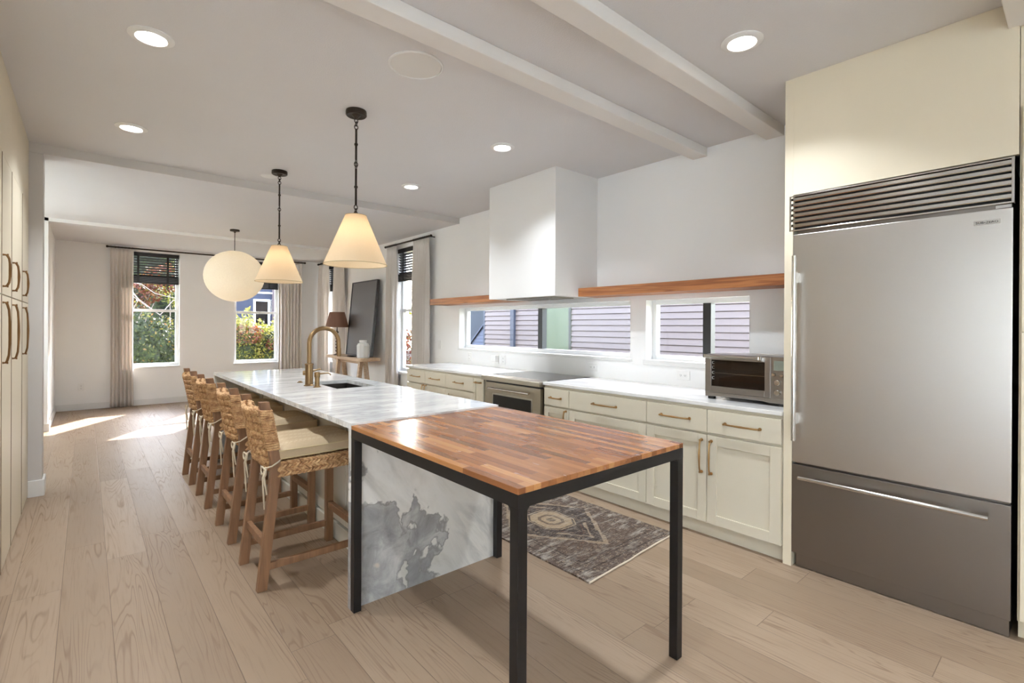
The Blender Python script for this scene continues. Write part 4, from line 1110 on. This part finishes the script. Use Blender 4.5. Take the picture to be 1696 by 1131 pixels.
# ------------------------------------------------------------------ outlets and switches
def plate(ax, y, z, w_, h, label, kind='outlet', adapter=False):
    if ax == 'x': bx = lambda b, t0, t1, p, q, r_, s_: b.box(XW - t1, XW - t0, y + p, y + q, z + r_, z + s_)
    else: bx = lambda b, t0, t1, p, q, r_, s_: b.box(y + p, y + q, YB - t1, YB - t0, z + r_, z + s_)
    r = thing('wall_outlet' if kind == 'outlet' else 'light_switch', label, 'outlet' if kind == 'outlet' else 'switch', (XW, y, z - h / 2) if ax == 'x' else (y, YB, z - h / 2))
    b = B(); bx(b, 0, .006, -w_ / 2, w_ / 2, -h / 2, h / 2); link('cover_plate', b, 'plate_white', r, bevel=.002)
    horiz = w_ > h
    for d in (-1, 1):
        p, q = (d * .02, 0) if horiz else (0, d * .02)
        if kind == 'outlet':
            b = B(); bx(b, .006, .0085, p - .014, p + .014, q - .014, q + .014); f = link('receptacle', b, 'plate_white', r, bevel=.002)
            b = B(); bx(b, .0085, .0089, p - .007, p - .005, q - .005, q + .005); bx(b, .0085, .0089, p + .005, p + .007, q - .005, q + .005); bx(b, .0085, .0089, p - .002, p + .002, q - .010, q - .007); link('slots', b, 'black_plastic', f)
    if kind != 'outlet':
        b = B(); bx(b, .006, .010, -.014, .014, -.03, .03); link('rocker', b, 'plate_white', r, bevel=.002)
    return r
plate('x', 5.93, 1.12, .075, .118, 'white wall switch beside the curtain left of the strip window', 'switch')
plate('x', 5.20, .985, .075, .11, 'white outlet on backsplash near the left end of the counter')
plate('x', 4.52, .98, .075, .11, 'white outlet behind the plugged-in adapter left of the range')
one('plug_adapter', B().box(XW - .062, XW - .0095, 4.60, 4.68, .955, 1.025), 'plate_white', 'white box-shaped plug-in adapter on the backsplash left of the range', 'adapter', bevel=.006)
plate('x', 4.64, .98, .075, .11, 'white outlet holding the white plug-in adapter')
plate('x', 3.150, .985, .118, .075, 'white outlet on backsplash at the right edge of the cooktop')
plate('x', 2.185, .978, .118, .075, 'white outlet on backsplash left of the toaster oven')
plate('y', -.054, .367, .075, .118, 'white outlet low on the back wall left of the curtain')

# ------------------------------------------------------------------ console bench, lamp, jar, picture
zt = .855
r = thing('console_table', 'light wood console table with trestle legs against the right wall', 'console table', (3.47, 8.28, 0))
ya, yb, xa, xb = 7.50, 9.03, 3.30, 3.64
poly = []
for (cx_, cy_, q0) in ((xa + .05, ya + .05, PI), (xb - .02, ya + .02, 1.5 * PI), (xb - .02, yb - .02, 0), (xa + .05, yb - .05, .5 * PI)):
    rr = .05 if cx_ < 3.45 else .02
    for k in range(5): q = q0 + k * PI / 8; poly.append((cx_ + rr * math.cos(q), cy_ + rr * math.sin(q)))
link('tabletop', B().prism(poly, zt - .05, zt), 'bench_wood', r, bevel=.003)
link('apron', B().box(3.44, 3.50, ya + .22, yb - .22, zt - .11, zt - .0505), 'bench_wood', r)
for y in (ya + .30, yb - .30):
    for d in (-1, 1):
        link('leg', B().beam((3.47 + d * .13, y, 0), (3.47 + d * .035, y, zt - .0505), .030, .035), 'bench_wood', r, bevel=.003)
    link('trestle_cap', B().box(3.38, 3.57, y - .06, y + .06, zt - .075, zt - .0505), 'bench_wood', r)
lx, ly = 3.40, 8.74
r = thing('table_lamp', 'table lamp with brown shade on dark spindle base at the far end of the console', 'lamp', (lx, ly, zt))
link('base', B().lathe([(.062, 0), (.062, .012), (.03, .02), (.012, .03)], (lx, ly, zt), 24), 'bronze', r, smooth=True)
prof = [(.011, .028)]
for k in range(7): z = .05 + k * .055; prof += [(.011, z), (.026, z + .015), (.028, z + .027), (.026, z + .039), (.011, z + .05)]
prof += [(.008, .47), (.008, .56)]
link('stem', B().lathe(prof, (lx, ly, zt), 20), 'bronze', r, smooth=True)
link('lamp_shade', B().open_lathe([(.198, .495), (.128, .765)], (lx, ly, zt), 48), 'lamp_brown', r, smooth=True)
link('shade_spider', B().tube([(lx - .13, ly, zt + .75), (lx + .13, ly, zt + .75)], .003, 6).tube([(lx, ly - .13, zt + .75), (lx, ly + .13, zt + .75)], .003, 6).tube([(lx, ly, zt + .55), (lx, ly, zt + .76)], .004, 6), 'bronze', r)
ld = bpy.data.lights.new('table_lamp_bulb', 'POINT'); ld.energy = .5; ld.color = (1, .85, .65); ld.shadow_soft_size = .03
lo = bpy.data.objects.new('table_lamp_bulb', ld); COL.objects.link(lo); lo.location = (lx, ly, zt + .62)
jx, jy = 3.42, 7.69
r = thing('ceramic_jar', 'white faceted ceramic jar with lid in front of the leaning picture', 'jar', (jx, jy, zt))
def oct_(prof, name, mt='porcelain'):
    o = link(name, B().lathe(prof, (jx, jy, zt), 10), mt, r); return o
oct_([(.092, 0), (.100, .01), (.103, .20), (.085, .235), (.058, .248), (.055, .25)], 'jar_body')
link('jar_lid', B().lathe([(.056, .2505), (.062, .255), (.062, .285), (.055, .29), (0, .29)], (jx, jy, zt), 24), 'porcelain', r, smooth=True)
one('small_dish', B().lathe([(0, 0), (.05, .0), (.085, .012), (.088, .016), (.05, .006), (0, .005)], (3.42, 8.12, zt), 24, sy=1.2), 'art_frame', 'flat dark dish on the console left of the white jar', 'dish', smooth=True)
# picture leaning on the wall
r = thing('leaning_picture', 'large dark grey framed picture leaning on the wall on the console', 'picture', (3.58, 8.2, zt))
y0, y1, H_ = 7.68, 8.70, 1.30
xb0, xt0 = 3.585, 3.705
d = Vector((xt0 - xb0, 0, math.sqrt(H_ * H_ - (xt0 - xb0) ** 2))).normalized(); nrm = Vector((-d.z, 0, d.x))
def lean(b, u0, u1, v0, v1, w0, w1):
    """u along y, v up the picture, w out of it towards the room"""
    P = []
    for wv in (w0, w1):
        for (u, v) in ((u0, v0), (u1, v0), (u1, v1), (u0, v1)):
            p = Vector((xb0, u, zt)) + d * v + nrm * wv; P.append(p)
    b.hexa(P)
b = B(); lean(b, y0, y0 + .02, 0.006, H_, 0, .045); lean(b, y1 - .02, y1, 0.006, H_, 0, .045); lean(b, y0 + .02, y1 - .02, 0.006, .026, 0, .045); lean(b, y0 + .02, y1 - .02, H_ - .02, H_, 0, .045); link('picture_frame', b, 'art_frame', r)
b = B(); lean(b, y0 + .02, y1 - .02, .026, H_ - .02, .005, .034); link('canvas', b, 'art_grey', r, label='plain dark grey canvas')

# ------------------------------------------------------------------ outdoors
struct('ground', B().box(-14, 26, -12, 34, -.8, -.5), 'lawn')
def lap(b, y0, y1, z0, z1, x, s_=.1, ax='x', t=.034):
    n = int(round((z1 - z0) / s_))
    for i in range(n):
        z = z0 + i * s_
        if ax == 'x': b.prism([(x, z + .012), (x - t, z + .012), (x - .018, z + s_), (x, z + s_)], y0, y1, 'y')
        else: b.prism([(x, z), (x - t, z), (x - .003, z + s_), (x, z + s_)], y0, y1, 'x')
NX = 6.8
r = thing('neighbor_house', 'grey lilac clapboard house wall seen through the strip windows', 'house', (NX + 1.5, 4.0, -.5))
b = B(); lap(b, 1.0, 6.20, -.5, 3.6, NX); lap(b, 7.0, 8.80, -.5, 3.6, NX); lap(b, 6.20, 7.0, -.5, .75, NX); lap(b, 6.20, 7.0, 2.2, 3.6, NX)
link('clapboard_siding', b, 'siding_lilac', r)
link('core_wall', B().box(NX + .001, NX + 4, 1.0, 8.80, -.5, 3.6), 'siding_lilac', r)
link('corner_board', B().box(NX - .03, NX + .08, 8.80, 8.86, -.5, 3.6), 'downspout_blue', r)
ds = link('downspout', B().box(NX - .09, NX - .02, 7.76, 7.87, -.5, 3.6), 'downspout_blue', r, bevel=.008)
wnn = link('green_window', B().box(NX - .035, NX + .0, 6.20, 7.0, .75, 2.2), 'green_panel', r, label='pale green window panel')  # green tint of a glass reflection, built as a panel on the wall
link('window_trim', B().box(NX - .045, NX - .036, 6.20, 6.25, .75, 2.2).box(NX - .045, NX - .036, 6.95, 7.0, .75, 2.2), 'window_frame_black', wnn)
link('roof', B().prism([(NX - .5, 3.6), (NX + 4.4, 3.6), (NX + 2, 5.2)], .6, 9.2, 'y'), 'roof_blue', r)
r = thing('blue_house', 'light blue gabled house beyond the neighboring clapboard wall', 'house', (10.5, 13.0, -.5))
HX = 9.2
b = B(); lap(b, 11.0, 13.4, -.5, .1, HX, .1)
for i in range(21):
    z = .1 + i * .1; ye = 13.5 - (z - .1 + .1) / .862; b.prism([(HX, z + .01), (HX - .03, z + .01), (HX - .015, z + .1), (HX, z + .1)], 11.0, max(11.05, ye), 'y')
link('clapboard_siding', b, 'siding_blue', r)
link('gable', B().prism([(14.4, -.5), (11.0, -.5), (11.0, 2.27), (13.4, .2), (14.4, .2)], HX + .001, HX + 3.5, 'x'), 'siding_blue', r)
link('roof', B().prism([(14.6, .2), (13.42, .2), (10.98, 2.29), (10.98, 3.7), (13.2, 3.7), (14.6, 2.4)], HX - .06, HX + 3.6, 'x'), 'roof_blue', r)
link('fascia_board', B().prism([(13.42, .2), (13.40, .17), (10.98, 2.255), (10.98, 2.288)], HX - .08, HX - .061, 'x'), 'siding_blue', r)
r = thing('navy_house', 'navy blue house with white framed window seen through the back window', 'house', (5.0, 20.6, -.5))
HY = 20.0
link('wall', B().box(3.0, 10.0, HY, HY + 4, -.5, 4.6), 'siding_navy', r)
w_ = link('window_frame', B().box(4.66, 4.73, HY - .05, HY, 1.3, 2.35).box(5.15, 5.22, HY - .05, HY, 1.3, 2.35).box(4.73, 5.15, HY - .05, HY, 2.27, 2.35).box(4.73, 5.15, HY - .05, HY, 1.3, 1.38), 'trim_white', r)
link('pane', B().box(4.73, 5.15, HY - .03, HY - .01, 1.38, 2.27), 'black_gloss', w_)
link('band_board', B().box(3.0, 10.0, HY - .04, HY, 2.56, 2.62), 'trim_white', r)
link('chimney', B().box(5.30, 6.1, HY - .6, HY, -.5, 5.4), 'chimney_brown', r)
link('roof', B().prism([(HY - .5, 4.6), (HY + 4.5, 4.6), (HY + 2, 6.4)], 2.6, 10.4, 'x'), 'roof_blue', r)
def leaves(name, blobs, n, size, mt, seed, parent=None, lab=None):
    rnd = np.random.RandomState(seed); V = []; R_ = []
    tot = sum(bb[3] * bb[4] * bb[5] for bb in blobs); pts = []
    for (x, y, z, rx, ry, rz) in blobs:
        k = int(n * rx * ry * rz / tot) + 1; dd_ = rnd.normal(size=(k, 3)); dd_ /= np.linalg.norm(dd_, axis=1)[:, None]
        rr = rnd.uniform(.45, 1.0, (k, 1)) ** .5; lump = 1 + .18 * np.sin(dd_[:, :1] * 7 + seed) * np.cos(dd_[:, 2:] * 6)
        pts.append(np.array([x, y, z]) + dd_ * rr * lump * np.array([rx, ry, rz]))
    P = np.concatenate(pts); k = len(P)
    a = rnd.normal(size=(k, 3)); a /= np.linalg.norm(a, axis=1)[:, None]; c = rnd.normal(size=(k, 3)); c -= a * (a * c).sum(1)[:, None]; c /= np.linalg.norm(c, axis=1)[:, None]
    sz = size * rnd.uniform(.6, 1.3, (k, 1))
    V = np.stack([P - a * sz, P + c * sz * .5, P + a * sz, P - c * sz * .5], 1).reshape(-1, 3)
    o_ = Vector(ORG[parent.name]) if parent else Vector((0, 0, 0))
    V = V - np.array(o_)
    me = bpy.data.meshes.new(name); me.from_pydata(V.tolist(), [], [(4 * i, 4 * i + 1, 4 * i + 2, 4 * i + 3) for i in range(k)])
    at = me.attributes.new('rnd', 'FLOAT', 'FACE'); at.data.foreach_set('value', rnd.uniform(0, 1, k).astype('f'))
    me.materials.append(MATS[mt]); o = bpy.data.objects.new(name, me); COL.objects.link(o); o.parent = parent; ORG[o.name] = o_
    return o
def shrub(name, label, base, blobs, n, size, mt, seed, cat='shrub', stems=6, extra=None, inner=0, inner_mt='leaf_core'):
    r = thing(name, label, cat, base); rnd = random.Random(seed); b = B()
    for i in range(stems):
        q = rnd.choice(blobs); p0 = Vector(base) + Vector((rnd.uniform(-.06, .06), rnd.uniform(-.06, .06), 0)); p1 = Vector(q[:3]) + Vector((rnd.uniform(-.4, .4) * q[3], rnd.uniform(-.4, .4) * q[4], rnd.uniform(-.2, .7) * q[5]))
        mid = p0.lerp(p1, .5) + Vector((rnd.uniform(-.12, .12), rnd.uniform(-.1, .1), .1)); b.tube([p0, mid, p1], [.022, .015, .005], 6)
    link('stems', b, 'bark', r); leaves('foliage', blobs, n, size, mt, seed, r)
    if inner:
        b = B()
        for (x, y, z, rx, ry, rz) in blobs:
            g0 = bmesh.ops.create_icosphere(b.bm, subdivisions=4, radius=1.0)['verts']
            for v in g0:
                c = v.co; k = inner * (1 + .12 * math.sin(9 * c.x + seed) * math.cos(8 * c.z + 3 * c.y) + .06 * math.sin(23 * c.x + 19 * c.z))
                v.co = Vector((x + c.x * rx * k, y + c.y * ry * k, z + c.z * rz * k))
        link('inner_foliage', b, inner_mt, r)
    if extra:
        for nm, bl, nn, ss, mm in extra: leaves(nm, bl, nn, ss, mm, seed + 5, r)
    return r
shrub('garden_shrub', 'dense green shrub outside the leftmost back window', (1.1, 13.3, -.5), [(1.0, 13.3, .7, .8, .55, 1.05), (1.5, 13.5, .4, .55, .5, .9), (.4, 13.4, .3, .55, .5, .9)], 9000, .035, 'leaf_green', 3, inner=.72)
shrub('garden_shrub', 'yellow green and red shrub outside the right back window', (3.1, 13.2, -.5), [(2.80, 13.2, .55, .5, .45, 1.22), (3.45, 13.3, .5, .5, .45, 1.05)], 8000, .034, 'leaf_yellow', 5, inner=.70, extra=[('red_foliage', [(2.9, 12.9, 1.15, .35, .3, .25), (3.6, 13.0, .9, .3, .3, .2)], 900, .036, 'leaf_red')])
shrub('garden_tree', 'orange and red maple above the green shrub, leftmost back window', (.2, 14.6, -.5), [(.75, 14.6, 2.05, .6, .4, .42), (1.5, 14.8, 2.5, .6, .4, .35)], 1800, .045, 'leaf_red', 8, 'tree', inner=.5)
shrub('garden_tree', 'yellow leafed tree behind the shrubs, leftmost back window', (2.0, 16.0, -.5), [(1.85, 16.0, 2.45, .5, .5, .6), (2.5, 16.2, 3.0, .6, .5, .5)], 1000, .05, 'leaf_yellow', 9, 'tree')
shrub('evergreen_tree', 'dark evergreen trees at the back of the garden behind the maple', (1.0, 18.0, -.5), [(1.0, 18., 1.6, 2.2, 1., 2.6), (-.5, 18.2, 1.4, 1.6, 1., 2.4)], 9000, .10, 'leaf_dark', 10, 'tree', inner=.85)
b = B()
for pts, rr in (([(.35, 14.0, 2.9), (.62, 14.0, 2.35), (.9, 14.0, 1.95), (1.3, 14.0, 1.6)], .02), ([(.6, 14.0, 2.35), (.95, 14, 2.3), (1.2, 14, 2.1), (1.6, 14, 2.0)], .011), ([(.2, 14.0, 1.9), (.7, 14, 2.1), (1.1, 14, 1.75)], .011), ([(1.3, 14.0, 1.6), (1.55, 14.0, 1.95), (1.9, 14, 2.05)], .012), ([(.9, 14.0, 1.95), (.72, 14.0, 1.5)], .009), ([(.35, 14.0, 2.9), (.1, 14.0, 2.0), (.2, 14.0, .8), (.15, 14, -.5)], .04)): b.tube(pts, [rr * (1 - .15 * k) for k in range(len(pts))], 7)
one('bare_tree', b, 'bark', 'pale bare branches crossing the upper sash of the leftmost back window', 'tree', smooth=True)
shrub('tall_tree', 'high crowned tree beyond the side yard', (10.3, 15.6, -.5), [(9.0, 14.9, 6.8, 1.6, 1.5, 1.6), (9.0, 12.8, 6.7, 1.6, 1.6, 1.6)], 7000, .13, 'leaf_green', 12, 'tree', inner=.88)  # added out of view to keep sun off the island and counter
shrub('garden_shrub', 'rust red shrub outside the narrow window beside the counter', (6.6, 12.0, -.5), [(6.5, 12.0, .6, .6, .6, .7)], 1200, .06, 'leaf_red', 14)
shrub('garden_tree', 'green tree under the wires outside the narrow window beside the counter', (11.2, 17.6, -.5), [(11.0, 17.4, 1.9, 1.1, 1., 1.5)], 2500, .09, 'leaf_yellow', 15, 'tree')
r = thing('garden_fence', 'grey wooden fence beyond the narrow window beside the counter', 'fence', (6.5, 12.9, -.5))
b = B()
for i in range(26): b.box(4.2 + i * .145, 4.2 + i * .145 + .135, 13.9, 13.92, -.5, .62)
link('board_panel', b, 'fence_wood', r)
for x in (4.2, 5.9, 7.8): link('post', B().box(x, x + .09, 13.925, 14.0, -.5, .7), 'fence_wood', r)
one('utility_pole', B().lathe([(.12, -.5), (.10, 3.4), (0, 3.42)], (5.05, 12.4, 0), 12), 'bark', 'weathered utility pole carrying the wires in the side yard', 'pole', smooth=True)
for i, z in enumerate((1.95, 2.15, 2.45, 2.7)):
    pts = [(5.155 + 3.7 * t, 12.4 + .02 * i, z - .10 * (1 - (2 * t - 1) ** 2) + .12 * t) for t in [k / 12 for k in range(13)]]
    one('utility_wire', B().tube(pts, .009, 5), 'wire', ['lowest', 'second lowest', 'second highest', 'highest'][i] + ' black utility wire sagging across the sky', 'wire', 'overhead utility wires')
